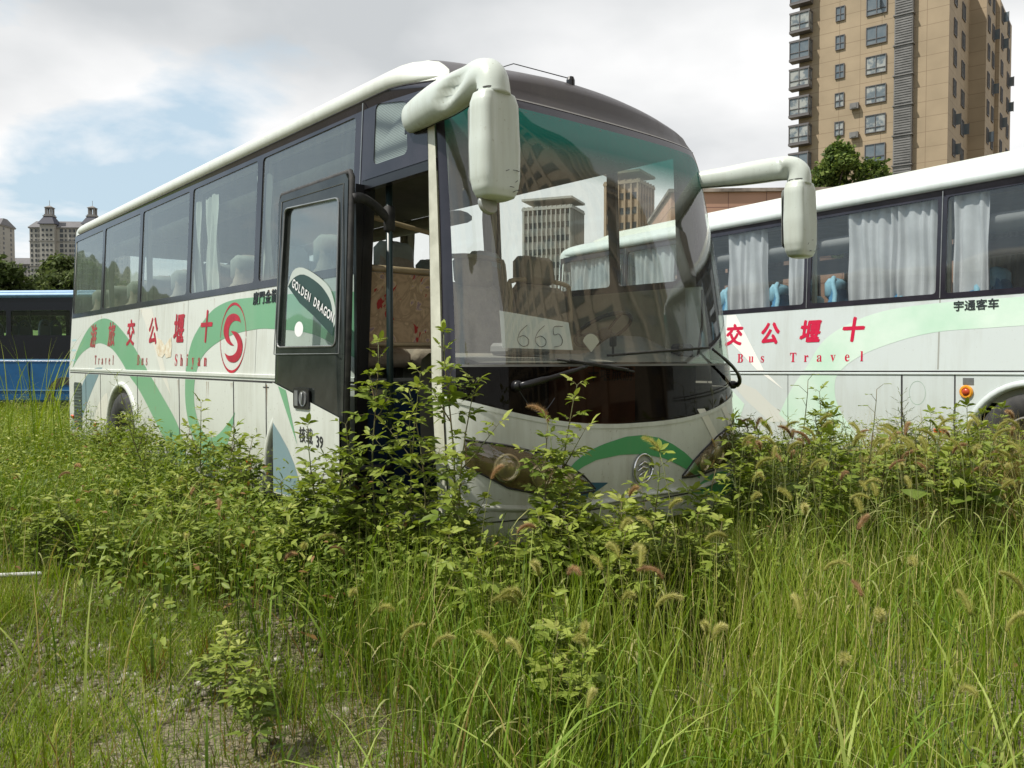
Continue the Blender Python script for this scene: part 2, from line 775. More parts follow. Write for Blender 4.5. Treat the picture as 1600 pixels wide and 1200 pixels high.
# ---- shared materials
M_white = paint_mat('coach_white', (0.62, 0.65, 0.605), amount=0.52)
M_white2 = paint_mat('coach_white_clean', (0.59, 0.645, 0.64), amount=0.27)
M_mirror = paint_mat('mirror_shell', (0.56, 0.61, 0.56), amount=0.55)
M_roofwhite = paint_mat('coach_roof_white', (0.64, 0.67, 0.61), amount=0.30)
M_green = paint_mat('stripe_green', (0.16, 0.37, 0.21), amount=0.22, dirt=(.35, .42, .32))
M_green_front = paint_mat('stripe_green_deep', (0.055, 0.32, 0.12), amount=0.15)
M_green_pale = paint_mat('stripe_green_pale', (0.50, 0.76, 0.56), amount=0.12)
M_bluegrey = paint_mat('stripe_blue_grey', (0.17, 0.27, 0.31), amount=0.2)
M_cream = paint_mat('stripe_cream', (0.70, 0.69, 0.62), amount=0.12)
M_red = mat('lettering_red', (0.50, 0.015, 0.04), 0.4, var=0.35, scale=9)
M_redworn = mat('lettering_red_worn', (0.34, 0.03, 0.035), 0.45, scale=60, col2=(0.30, 0.20, 0.15), lo=.35, hi=.5)
M_redbright = mat('lettering_red_bright', (0.62, 0.012, 0.06), 0.4, var=0.15, scale=9)
M_black = mat('black_trim', (0.012, 0.012, 0.014), 0.32, var=0.3, scale=12)
M_rubber = mat('rubber', (0.018, 0.018, 0.02), 0.75, col2=(0.05, 0.048, 0.045), scale=14)
M_ceramic = mat('black_glazing_border', (0.018, 0.017, 0.024), 0.14, col2=(0.034, 0.03, 0.04), scale=3)
M_cap = paint_mat('front_cap_brown', (0.060, 0.052, 0.055), dirt=(.13, .12, .11), amount=0.5, rough=0.35)
M_chrome = mat('chrome', (0.7, 0.7, 0.72), 0.15, metal=1.0)
M_steel = mat('grey_metal', (0.30, 0.31, 0.31), 0.45, metal=0.6, var=0.3, scale=8)
M_amber = mat('amber_lens', (0.85, 0.36, 0.03), 0.25, var=.3, scale=20)
M_orange = mat('orange_lens', (0.80, 0.10, 0.02), 0.3, var=.3, scale=20)
M_side = glass_mat('side_window_glass', (0.80, 0.88, 0.84), refl=0.15, dust=0.08, dustcol=(.42, .46, .43), wob=0.012)
M_clear = glass_mat('far_side_glass', (0.92, 0.95, 0.93), refl=0.03, dust=0.02)
M_side2 = glass_mat('curtained_window_glass', (0.86, 0.90, 0.90), refl=0.05, dust=0.04, dustcol=(.40, .42, .42), wob=0.010)
M_shield = glass_mat('windscreen_glass', (0.92, 0.97, 0.93), refl=0.10, dust=0.07, dustcol=(.48, .46, .40), wob=0.014, band=(2.42, 2.66, (0.0, 0.20, 0.17)))
M_shield_low = glass_mat('lower_windscreen_glass', (0.30, 0.27, 0.23), refl=-0.028, dust=0.006, dustcol=(.3, .26, .22))
M_lens = glass_mat('headlight_glass', (0.92, 0.86, 0.70), refl=0.08, dust=0.05, dustcol=(.45, .36, .2))
M_doorglass = glass_mat('door_glass', (0.72, 0.80, 0.78), refl=0.10, dust=0.05, dustcol=(.42, .46, .43), wob=0.008)
M_film = mat('perforated_film', (0.20, 0.24, 0.23), 0.5)
M_lining = mat('interior_lining', (0.34, 0.33, 0.25), 0.8, var=0.3, scale=4)
M_ceiling = mat('interior_ceiling', (0.17, 0.16, 0.13), 0.85, var=0.3, scale=3)
M_dash = mat('dashboard_plastic', (0.14, 0.145, 0.13), 0.6, col2=(0.22, 0.20, 0.16), scale=6)
M_seat = mat('seat_cover_brown', (0.30, 0.25, 0.20), 0.9, col2=(0.40, 0.33, 0.26), scale=12, bump=0.3)
M_seatgrey = mat('seat_headrest_grey', (0.36, 0.38, 0.34), 0.85, var=.25, scale=9)
M_seatblue = mat('seat_cover_blue', (0.06, 0.22, 0.40), 0.85, var=.25, scale=9)
M_seatpale = mat('seat_edge_pale_blue', (0.30, 0.55, 0.68), 0.85, var=.2, scale=20)
M_curtain = mat('curtain_cloth', (0.56, 0.56, 0.58), 0.9, var=.15, scale=4)
M_curtain_w = mat('curtain_cloth_pale', (0.66, 0.68, 0.62), 0.9, var=.15, scale=4)
M_navy = mat('step_panel_navy', (0.012, 0.035, 0.085), 0.45, var=.4, scale=5)
M_paper = mat('white_paper', (0.78, 0.78, 0.78), 0.8, var=.06, scale=6)
M_ink = mat('black_ink', (0.02, 0.02, 0.02), 0.7)
M_card = mat('cardboard', (0.20, 0.075, 0.030), 0.85, var=.3, scale=8)

# ------------------------------------------------------------------ coach shape
N_F = 3.0


def lerp_tab(tab, z):
    if z <= tab[0][0]:
        return tab[0][1]
    for (a, b), (c, d) in zip(tab, tab[1:]):
        if z <= c:
            t = (z - a) / (c - a)
            return b + (d - b) * t
    return tab[-1][1]


XF_T = [(0.30, 0.26), (0.45, 0.30), (0.7, 0.33), (1.0, 0.33), (1.3, 0.31), (1.6, 0.27), (2.0, 0.20), (2.4, 0.11), (2.7, 0.02), (2.97, -0.10)]
Z_B = 0.36      # skirt bottom
Z_W = 1.194     # waist seam
Z_1 = 1.90      # window band bottom
Z_2 = 2.97      # window band top


def HW(z):
    return 1.25 if z <= Z_W else 1.25 - (z - Z_W) * 0.09 / 1.776


def XJ(z):
    return -0.03 - (z - 0.745) * 0.094


def droop(P, g0=-.70, g1=0.02, xo=0.0):
    """the roof edge dips towards the front corners"""
    x, y, z = P
    if z <= 2.74:
        return P
    t = min(1, max(0, (x - xo - g0) / (g1 - g0)))
    g = t * t * (3 - 2 * t)
    k = min(1.0, abs(y) / 1.2)
    f = 1 - g * (.02 + .56 * k * k)
    s_ = min(1, (z - 2.74) / .36) ** 1.7
    return (x, y * (1 - .13 * g * s_), z if z <= 2.86 else 2.86 + (z - 2.86) * f)


def spow(a, p):
    return math.copysign(abs(a) ** p, a)


class Coach:
    def __init__(s, root, x_rear=-8.65, x_off=0.0):
        s.root = root
        s.xr = x_rear
        s.xo = x_off

    def XR(s, z):
        return s.xr + max(0.0, z - 1.2) * 0.05

    def side(s, x, z, sgn=-1, off=0.0):
        return droop((x, sgn * (HW(z) + off), z), xo=s.xo)

    def front(s, th, z, off=0.0):
        """th 0 = door side, pi = driver's side"""
        xf, xj, hw = lerp_tab(XF_T, z), XJ(z), HW(z)
        d = xf - xj
        c, q = math.cos(th), math.sin(th)
        p = 2 / N_F
        y = -hw * spow(c, p)
        x = xj + d * spow(q, p)
        if off:
            # outward normal of the superellipse
            nx = spow(q, 2 - p) / d
            ny = -spow(c, 2 - p) / hw
            l = math.hypot(nx, ny) or 1
            x += off * nx / l
            y += off * ny / l
        return droop((x + s.xo, y, z), xo=s.xo)

    def rear(s, th, z):
        hw = HW(z)
        d = 0.28
        p = 2 / 3.6
        return (s.XR(z) + d - d * spow(math.sin(th), p), hw * spow(math.cos(th), p), z)

    def roofpt(s, part, t, phi, zc=3.25):
        """part 'R'/'L' side with t = x fraction, 'F' front th, 'B' rear th"""
        p = 2 / 3.0
        cph, sph = math.cos(phi), math.sin(phi)
        k = spow(cph, p) if phi < PI / 2 - 1e-6 else 0.0
        z = Z_2 + (zc - Z_2) * spow(sph, p)
        hw = HW(Z_2) * k
        kk = spow(cph, 2 / 2.1) if phi < PI / 2 - 1e-6 else 0.0
        d = (lerp_tab(XF_T, Z_2) - XJ(Z_2)) + 0.35 * (1 - kk)
        xf = lerp_tab(XF_T, Z_2) - 1.15 * (1 - kk) + s.xo
        xj = xf - d
        xr = s.XR(Z_2) + 0.45 * (1 - kk)
        dr = 0.28 + 0.2 * (1 - kk)
        if part == 'F':
            return droop((xj + d * spow(math.sin(t), 2 / N_F), -hw * spow(math.cos(t), 2 / N_F), z), xo=s.xo)
        if part == 'B':
            return (xr + dr - dr * spow(math.sin(t), 2 / 3.6), hw * spow(math.cos(t), 2 / 3.6), z)
        x = (xr + dr) + (xj - xr - dr) * t
        return droop((x, (-hw if part == 'R' else hw), z), xo=s.xo)


def frange(a, b, n):
    return [a + (b - a) * i / (n - 1) for i in range(n)]


def arch_pts(cx, r, zc, zb, n=18):
    """arch notch from the skirt bottom, right to left order reversed by caller"""
    a0 = math.asin(max(-1, min(1, (zb - zc) / r)))
    pts = []
    for i in range(n + 1):
        a = (PI - a0) + (a0 - (PI - a0)) * i / n
        pts.append((cx + r * math.cos(a), zc + r * math.sin(a)))
    return pts     # left to right


def wheel(parent, x, sgn, r=0.50, w=0.26, inner=False):
    t = MB()
    M = Matrix.Translation((x, sgn * 1.14, r)) @ Matrix.Rotation(-sgn * PI / 2, 4, 'X')
    t.lathe([(r * .62, -w / 2), (r * .93, -w / 2), (r * .99, -w / 2 + .03), (r, -w / 4), (r, w / 4), (r * .99, w / 2 - .03), (r * .93, w / 2 - .005), (r * .80, w / 2), (r * .66, w / 2 - .01), (r * .60, w / 2 - .03)], 40, M)
    ty = t.build('tyre', M_rubber, parent, angle=40)
    q = MB()
    q.lathe([(r * .60, w / 2 - .03), (r * .57, w / 2 - .015), (r * .54, w / 2 - .05), (r * .50, -.0), (r * .30, -.02), (r * .24, .02), (r * .20, .06), (r * .08, .075), (0.001, .075)], 32, M)
    for k in range(8):
        a = 2 * PI * k / 8
        q.lathe([(.014, -.02), (.014, .03), (.001, .03)], 6, M @ Matrix.Translation((r * .36 * math.cos(a), r * .36 * math.sin(a), -.01)))
    q.build('rim', mat('wheel_rim', (0.22, 0.21, 0.19), 0.6, metal=.2, var=.5, scale=10), ty, angle=40)
    return ty


def side_panels(C, root, sgn, x0, x1, arches, material, name='side_panel', z_arch=0.50, r_arch=0.56):
    """lower panel with wheel openings and the belt panel above the seam"""
    b = MB()
    out = [(x0, Z_B)]
    for cx in sorted(arches):
        out += arch_pts(cx, r_arch, z_arch, Z_B)
    out += [(x1 if x1 is not None else C.xo + XJ(Z_B), Z_B)]
    xt = x1 if x1 is not None else None
    out += [((xt if xt is not None else C.xo + XJ(Z_W)), Z_W - .008), (x0, Z_W - .008)]
    b.slab(out, lambda x, z: C.side(x, z, sgn), lambda x, z: C.side(x, z, sgn, -.02))
    # seam recess
    b2 = MB()
    xa = (xt if xt is not None else C.xo + XJ(Z_W))
    out = [(x0, Z_W + .008), (xa, Z_W + .008), ((xt if xt is not None else C.xo + XJ(Z_1)), Z_1), (x0, Z_1)]
    b.slab(out, lambda x, z: C.side(x, z, sgn), lambda x, z: C.side(x, z, sgn, -.02))
    o = b.build(name, material, root)
    return o


def wheel_arch_trim(C, root, sgn, cx, material, r=0.56, zc=0.50):
    b = MB()
    pts = arch_pts(cx, r, zc, Z_B, 28)
    n = len(pts)
    vs, fs = [], []
    for (x, z) in pts:
        dx, dz = (x - cx) / r, (z - zc) / r
        for k, (rr, off) in enumerate(((0.0, -.10), (0.0, .012), (.018, .026), (.05, .022), (.062, .0015))):
            vs.append((x + dx * rr, sgn * (HW(z) + off), z + dz * rr))
    for i in range(n - 1):
        for k in range(4):
            fs.append((i * 5 + k, i * 5 + k + 1, (i + 1) * 5 + k + 1, (i + 1) * 5 + k))
    b.add(vs, fs)
    o = b.build('wheel_arch', material, root, smooth=True)
    # dark inner housing
    w = MB()
    w.grid(lambda t, y: (cx + (r + .0) * math.cos(t), sgn * y, max(.3, zc + r * math.sin(t))), frange(-.2, PI + .2, 18), [1.15, .62])
    w.grid(lambda t, q: (cx + r * q * math.cos(t), sgn * .62, max(.3, zc + r * q * math.sin(t))), frange(-.2, PI + .2, 18), [0.01, 1])
    w.build('wheel_housing', mat('wheel_housing_black', (.012, .012, .012), .9), root)
    return o


def window_band(C, root, sgn, xa, xb, pillars, glass, names=('window_frame', 'window_pane'), border=.045, extra_holes=()):
    """black flush frame with a hole per pane, and the panes as their own meshes"""
    holes = []
    zlo, zhi = Z_1 + .055, Z_2 - .075
    for a, c in pillars:
        holes.append(rrect(a + border, c - border, zlo, zhi, .035))
    outer = [(xa, Z_1), (xb if xb is not None else C.xo + XJ(Z_1), Z_1), (xb if xb is not None else C.xo + XJ(Z_2), Z_2), (xa, Z_2)]
    f = MB()
    outer = dense_edge(outer)
    f.slab(outer, lambda x, z: C.side(x, z, sgn, .004), lambda x, z: C.side(x, z, sgn, -.03), holes=[h[::-1] for h in holes] + [h[::-1] for h in extra_holes])
    fo = f.build(names[0], M_ceramic, root)
    for h in holes:
        p = MB()
        p.poly(h, lambda x, z: C.side(x, z, sgn, -.004))
        p.build(names[1], glass, root)
    return fo


def seat_mesh(name, cloth, edge):
    b = MB()
    # backrest as a rounded, leaning slab built from cross sections; faces +x
    prof = [(0.40, .24, .07), (0.55, .25, .085), (.8, .245, .08), (1.0, .235, .065), (1.06, .17, .06), (1.12, .15, .055), (1.24, .15, .05), (1.29, .12, .04), (1.31, .05, .015)]
    vs, fs = [], []
    n = 16
    for z, hwid, th in prof:
        cx = -(z - .4) * .24
        for k in range(n):
            a = 2 * PI * k / n
            vs.append((cx + th * spow(math.cos(a), .7), hwid * spow(math.sin(a), .55), z - .4 + .40))
    for i in range(len(prof) - 1):
        for k in range(n):
            k2 = (k + 1) % n
            fs.append((i * n + k, i * n + k2, (i + 1) * n + k2, (i + 1) * n + k))
    fs.append(tuple(range((len(prof) - 1) * n, len(prof) * n)))
    b.add(vs, fs)
    b.box((.22, 0, .42), (.46, .47, .13), bev=.04)
    b.mi = 1
    b.box((-.205, 0, 1.18), (.14, .33, .24), bev=.05)
    b.box((-.03, .262, .62), (.34, .035, .05), bev=.012)
    b.box((.10, 0, .18), (.10, .30, .36))
    me_o = b.build(name, [cloth, edge], None, angle=50)
    me = me_o.data
    bpy.data.objects.remove(me_o)
    return me


def curtain(root, x0, x1, y, z0, z1, material, amp=.022, pleat=.075, name='curtain'):
    b = MB()
    n = max(6, int((x1 - x0) / pleat * 8))
    ph = random.random() * 6

    def fn(u, v):
        t = (v - z0) / (z1 - z0)
        x = x0 + (x1 - x0) * u + .02 * math.sin(u * 7 + ph) * (1 - t)
        a_ = u * (x1 - x0) / pleat * 2 * PI + ph
        w = math.sin(a_ + 1.1 * math.sin(a_ * .37 + ph * 2) + .6 * math.sin(v * 2.3 + ph)) * (.65 + .35 * math.sin(a_ * .23 + ph * 3))
        yy = y + amp * (1.15 - .5 * t) * (abs(w) ** .7 * math.copysign(1, w)) + .012 * math.sin(v * 8 + u * 11)
        return (x, yy, v - (.035 * abs(w) * t if t > .9 else 0))
    b.grid(fn, frange(0, 1, n), frange(z0, z1, 12))
    return b.build(name, material, root, smooth=True)


def rear_and_roof(C, root, white, capdark, glass):
    # rear shell
    ths = [PI * i / 30 for i in range(31)]
    b = MB()
    b.grid(lambda t, z: C.rear(t, z), ths, [Z_B, .7, 1.0, Z_W, 1.6, Z_1])
    # around the rear window
    a, c = ths[4], ths[26]
    b.grid(lambda t, z: C.rear(t, z), ths[:5], [Z_1, 2.3, 2.7, Z_2])
    b.grid(lambda t, z: C.rear(t, z), ths[26:], [Z_1, 2.3, 2.7, Z_2])
    b.grid(lambda t, z: C.rear(t, z), ths[4:27], [2.80, Z_2])
    b.build('rear_panel', white, root, angle=40)
    g = MB()
    g.grid(lambda t, z: C.rear(t, z), ths[4:27], [Z_1, 2.3, 2.80])
    g.build('rear_window', glass, root, smooth=True)
    # roof
    phis = [0, .10, .2, .32, .46, .6, .76, .92, 1.08, 1.24, 1.4, PI / 2]
    r = MB()
    for j in range(len(phis) - 1):
        pp = phis[j:j + 2]
        r.grid(lambda t, p: C.roofpt('R', t, p), frange(0, 1, 60), pp)
        r.grid(lambda t, p: C.roofpt('L', t, p), frange(0, 1, 60)[::-1], pp)
        r.grid(lambda t, p: C.roofpt('B', t, p), ths, pp)
        if capdark is None or j >= 7:
            r.grid(lambda t, p: C.roofpt('F', t, p), ths, pp)
        else:
            k = 2 if j < 5 else 1
            r.grid(lambda t, p: C.roofpt('F', t, p), [i * ths[k] / 6 for i in range(7)], pp)
            r.grid(lambda t, p: C.roofpt('F', t, p), [PI - ths[k] + i * ths[k] / 6 for i in range(7)], pp)
    r.build('roof', M_roofwhite if capdark else white, root, angle=60)
    if capdark:
        q = MB()
        tf = [ths[2] + (PI - 2 * ths[2]) * i / 48 for i in range(49)]
        for j in range(0, 7):
            k = 2 if j < 5 else 1
            tt = [ths[k] + (PI - 2 * ths[k]) * i / 48 for i in range(49)]
            q.grid(lambda t, p: C.roofpt('F', t, p), tt, phis[j:j + 2])
        zt = 2.80
        q.grid(lambda t, z: C.front(t, z), tf, [zt, 2.88, Z_2])
        q.build('front_cap', capdark, root, angle=60)
    # drip rail between window band and roof, both sides
    for sgn in (-1, 1):
        d = MB()
        pts = [droop((x, sgn * (HW(Z_2) + .004), Z_2 + .004), xo=C.xo) for x in frange(C.XR(Z_2) + .28, C.xo + XJ(Z_2), 60)]
        d.tube(pts, .005, 6)
        d.build('drip_rail', M_rubber, root)
        d = MB()
        xs_ = [C.XR(Z_2) + .20 + (C.xo - .26 - C.XR(Z_2) - .20) * (.5 - .5 * math.cos(PI * i / 110)) for i in range(111)]

        def rail(x, k, n_=12):
            a = -PI * .62 + PI * 1.25 * k / n_
            t = (x - xs_[0]) / (xs_[-1] - xs_[0])
            e = min(1, (1 - t) * 45 + .001) ** .5 * min(1, t * 30 + .05) ** .5
            P = (x, HW(Z_2) - .035 + .058 * math.cos(a), Z_2 + .055 + (.062 * math.sin(a)) * (.35 + .65 * e))
            x_, y_, z_ = droop(P, xo=C.xo)
            return (x_ + .06 * (1 - e) * math.cos(a), sgn * (y_ - .05 * (1 - e)), z_)
        d.grid(rail, xs_, range(13))
        d.build('cant_rail', M_roofwhite if capdark else white, root, smooth=True)


print('helpers ready')
#--MARK--

# ================================================================== COACH 1 (golden-green, door open)
YAW1 = 0.70495
c1 = empty('coach', (-0.3774 + 1.25 * math.cos(YAW1), 4.383 + 1.25 * math.sin(YAW1), 0), YAW1 - PI / 2)
tag(c1, 'white coach with bold green swooshes, its front passenger door standing open among weeds', 'coach')
C1 = Coach(c1)
AX_R, AX_F = -6.0, -1.66

# side panels: passenger side stops at the door opening
side_panels(C1, c1, -1, -8.37, -0.92, [AX_R, AX_F], M_white)
side_panels(C1, c1, 1, -8.37, None, [AX_R, AX_F], M_white)
for sgn in (-1, 1):
    for ax in (AX_R, AX_F):
        wheel_arch_trim(C1, c1, sgn, ax, M_white)
        wheel(c1, ax, sgn, r=.50)

# waist seam and rubbing strip, vertical panel gaps, skirt lower edge
b = MB()
b.box((-4.645, -1.246, Z_W), (7.45, .006, .016))
b.build('waist_seam', M_rubber, c1)
b = MB()
b.grid(lambda x, t: (x, -(HW(Z_W + t[0]) + t[1]), Z_W + t[0]), [-8.37, -.92], [(.026, .001), (.03, .010), (.052, .012), (.058, .001)])
b.build('rub_rail', M_white, c1)
b = MB()
for x in (-7.56, -6.88, -5.43, -4.15, -2.86, -2.24):
    b.box((x, -1.251, .775), (.012, .004, .82))
b.box((-2.24, -1.251, 1.155), (.10, .003, .008))
b.build('panel_gap', M_rubber, c1)
b = MB()
for x in (-5.46, -3.98, -2.45):
    z0, z1 = Z_W + .06, Z_1
    b.grid(lambda u, z: C1.side(x + u, z, -1, .0015), [0, .006], [z0, z1])
b.build('belt_panel_gap', mat('seam_grey', (.33, .34, .31), .6), c1)

# windows
PR = [(-8.37, -6.94), (-6.94, -5.48), (-5.48, -4.00), (-4.00, -2.49), (-2.49, -0.99)]
f = MB()
zlo, zhi = Z_1 + .055, Z_2 - .075
holes = [rrect(a + .045, c - .045, zlo, zhi, .035) for a, c in PR]
dest = rquad([(-.80, 2.545), (-.42, 2.545), (-.46, 2.86), (-.80, 2.92)], .05)
outer = dense_edge([(-8.37, Z_1), (-.92, Z_1), (-.92, 2.47), (XJ(2.47), 2.47), (XJ(Z_2), Z_2), (-8.37, Z_2)])
f.slab(outer, lambda x, z: C1.side(x, z, -1, .004), lambda x, z: C1.side(x, z, -1, -.03), holes=[h[::-1] for h in holes] + [dest[::-1]])
f.build('window_frame', M_ceramic, c1)
for h in holes:
    p = MB()
    p.poly(h, lambda x, z: C1.side(x, z, -1, -.004))
    p.build('window_pane', M_side, c1)


def film_mat():
    m, nt, b_ = nodes_of('perforated_sign_film')
    N = nt.nodes.new
    L = nt.links.new
    tc = N('ShaderNodeTexCoord')
    vo = N('ShaderNodeTexVoronoi')
    vo.inputs['Scale'].default_value = 105
    vo.inputs['Randomness'].default_value = 0
    L(tc.outputs['Object'], vo.inputs['Vector'])
    r = N('ShaderNodeValToRGB')
    r.color_ramp.elements[0].position = .38
    r.color_ramp.elements[1].position = .48
    r.color_ramp.elements[0].color = (.30, .36, .34, 1)
    r.color_ramp.elements[1].color = (.06, .075, .075, 1)
    L(vo.outputs['Distance'], r.inputs[0])
    L(r.outputs[0], b_.inputs['Base Color'])
    b_.inputs['Roughness'].default_value = .25
    return m


p = MB()
p.poly(dest, lambda x, z: C1.side(x, z, -1, -.002))
p.build('route_window', film_mat(), c1)
window_band(C1, c1, 1, -8.37, None, PR + [(-.99, -.30)], M_clear)
# passenger-side door head gap line
b = MB()
b.grid(lambda x, z: C1.side(x, z, -1, .008), [-.955, -.945], [Z_1 + .01, Z_2 - .01])
b.build('frame_gap', M_steel, c1)

rear_and_roof(C1, c1, M_white, M_cap, M_side)
# raised white roof hatch fairing behind the dark cap
b = MB()
b.grid(lambda u, v: (-.62 - 2.6 * u - .25 * abs(v) ** 2.5 * (1 - u), .92 * v, 3.10 + .06 * min(1, u * 4) + .20 * (math.sin(PI * u ** .42) ** .55 if 0 < u < 1 else 0) * (1 - abs(v) ** 3.0)), frange(0, 1, 30), frange(-1, 1, 21))
b.build('roof_fairing', M_roofwhite, c1, smooth=True)

# ---------------- front
TH_A, TH_B = .10, .27


def Fp(y, z, off=0.0):
    hw = HW(z)
    c = max(-1, min(1, -y / hw))
    th = math.acos(math.copysign(abs(c) ** (N_F / 2), c))
    return C1.front(th, z, off)


def ZB(t):
    y = -1.25 * spow(math.cos(t), 2 / N_F)
    return .985 + .185 * (abs(y) / 1.25) ** 2.4


thF = [PI * i / 64 for i in range(65)]


def tgrid(t0, t1, n, zf0, zf1, nz, off=0.0):
    m = MB()
    ts = frange(t0, t1, n)
    m.grid(lambda t, k: C1.front(t, zf0(t) + (zf1(t) - zf0(t)) * k, off), ts, frange(0, 1, nz))
    return m


K = lambda v: (lambda t: v)


def ZT(t):
    return 2.82 - .34 * max(0, (t - (PI - .78)) / .58) ** 3 - .10 * max(0, (TH_B + .12 - t) / .12) ** 2


b = tgrid(TH_A, PI, 64, K(Z_B), lambda t: ZB(t) - .006, 12)
b.build('front_panel', M_white, c1, angle=50)
b = tgrid(TH_A + .02, PI - .03, 60, lambda t: ZB(t) - .03, lambda t: ZB(t) - .004, 3, .006)
b.build('windscreen_moulding', M_white, c1, smooth=True)
# white door pillar at the corner
b = MB()
b.grid(lambda t, z: C1.front(t, z, .012), frange(0.0, TH_A, 6), frange(.45, 2.80, 14))
b.grid(lambda k, z: (XJ(z) - .004, -(HW(z) + .012) + k, z), [0, .14], frange(.45, 2.80, 14))
b.build('door_pillar', mat('door_pillar_cream', (.62, .62, .52), .45, col2=(.42, .42, .34), scale=6), c1, angle=40)
b = MB()
b.grid(lambda k, z: (XJ(z) - .012 - k, -(HW(z) - .01), z), [0, .018], frange(.45, 2.47, 14))
b.grid(lambda k, z: (XJ(z) - .012 - k[0], -(HW(z) - .01) + k[1], z), [(0, 0), (0, .12)], frange(.45, 2.47, 14))
b.build('door_seal', M_rubber, c1)
# black glazing border: left band, right band, top band
b = tgrid(TH_A, TH_B, 8, ZB, K(2.88), 26)
b2 = tgrid(PI - .20, PI, 8, ZB, K(2.88), 26)
b.add(b2.v, b2.f)
b2 = tgrid(TH_B, PI - .20, 70, ZT, K(2.88), 6)
b.add(b2.v, b2.f)
b.build('windscreen_border', M_ceramic, c1, angle=40)
b = tgrid(TH_B, PI - .20, 80, K(1.335), ZT, 20)
b.build('windscreen', M_shield, c1, smooth=True)
b = tgrid(TH_B, PI - .20, 56, lambda t: ZB(t), K(1.322), 6)
b.build('lower_windscreen', M_shield_low, c1, smooth=True)
b = tgrid(TH_A, PI - .12, 56, K(1.322), K(1.335), 2, .002)
b.build('windscreen_joint', mat('joint_grey', (.16, .16, .15), .5), c1)
b = tgrid(TH_A, PI - .1, 60, K(2.876), K(2.886), 2, .004)
b.build('cap_joint', mat('joint_pale', (.30, .29, .28), .5), c1)


def fband(name, ys, zlo_, zhi_, material, off=.004, nz=4, parent=None, off2=None, smooth=True):
    m = MB()
    m.grid(lambda i, k: Fp(ys[i], zlo_[i] + (zhi_[i] - zlo_[i]) * k, off if off2 is None else off + off2 * math.sin(PI * k) * math.sin(PI * i / (len(ys) - 1)) ** .5), range(len(ys)), frange(0, 1, nz))
    return m.build(name, material, parent or c1, smooth=smooth)


def itp(xs, tab):
    return [float(np.interp(x, [a for a, _ in tab], [b_ for _, b_ in tab])) for x in xs]


# green arch over the emblem and lower green patch
ys = frange(-.66, .60, 40)
top = [(-.66, .705), (-.56, .79), (-.45, .845), (-.33, .875), (-.15, .905), (0, .905), (.15, .88), (.29, .83), (.42, .765), (.52, .70), (.60, .635)]
bot = [(-.66, .70), (-.60, .712), (-.50, .755), (-.40, .785), (-.2, .80), (0, .79), (.2, .75), (.36, .69), (.5, .63), (.60, .58)]
fband('front_stripe', ys, itp(ys, bot), itp(ys, top), M_green_front)
ys = frange(.50, 1.18, 24)
fband('front_stripe', ys, itp(ys, [(.5, .50), (.9, .42), (1.18, .44)]), itp(ys, [(.5, .51), (.75, .60), (1.0, .60), (1.18, .56)]), M_green_front)
ys = frange(-.62, -.30, 12)
fband('front_stripe', ys, itp(ys, [(-.62, .50), (-.30, .64)]), itp(ys, [(-.62, .64), (-.45, .66), (-.30, .645)]), mat('front_blue', (.03, .10, .16), .4))
# pale rays at the driver's side
for (a0, a1) in ((.55, .64), (.86, .93)):
    m = MB()
    m.grid(lambda u, k: Fp(a0 + u * .09 + (1 - k) * .22, .80 + .24 * k, .003), frange(0, 1, 3), frange(0, 1, 6))
    m.build('front_ray', M_cream, c1)
# bumper lip and thin dark gap strip below it
ys = frange(-1.15, 1.15, 60)
fband('bumper_lip', ys, itp(ys, [(-1.15, .56), (-.6, .50), (0, .52), (.6, .50), (1.15, .56)]), itp(ys, [(-1.15, .60), (-.6, .54), (0, .56), (.6, .54), (1.15, .60)]), M_white, off=.0, off2=.035, nz=7)
ys = frange(-1.1, 1.1, 50)
fband('bumper_gap', ys, itp(ys, [(-1.1, .492), (1.1, .492)]), itp(ys, [(-1.1, .50), (1.1, .50)]), M_rubber, off=.003, nz=2)

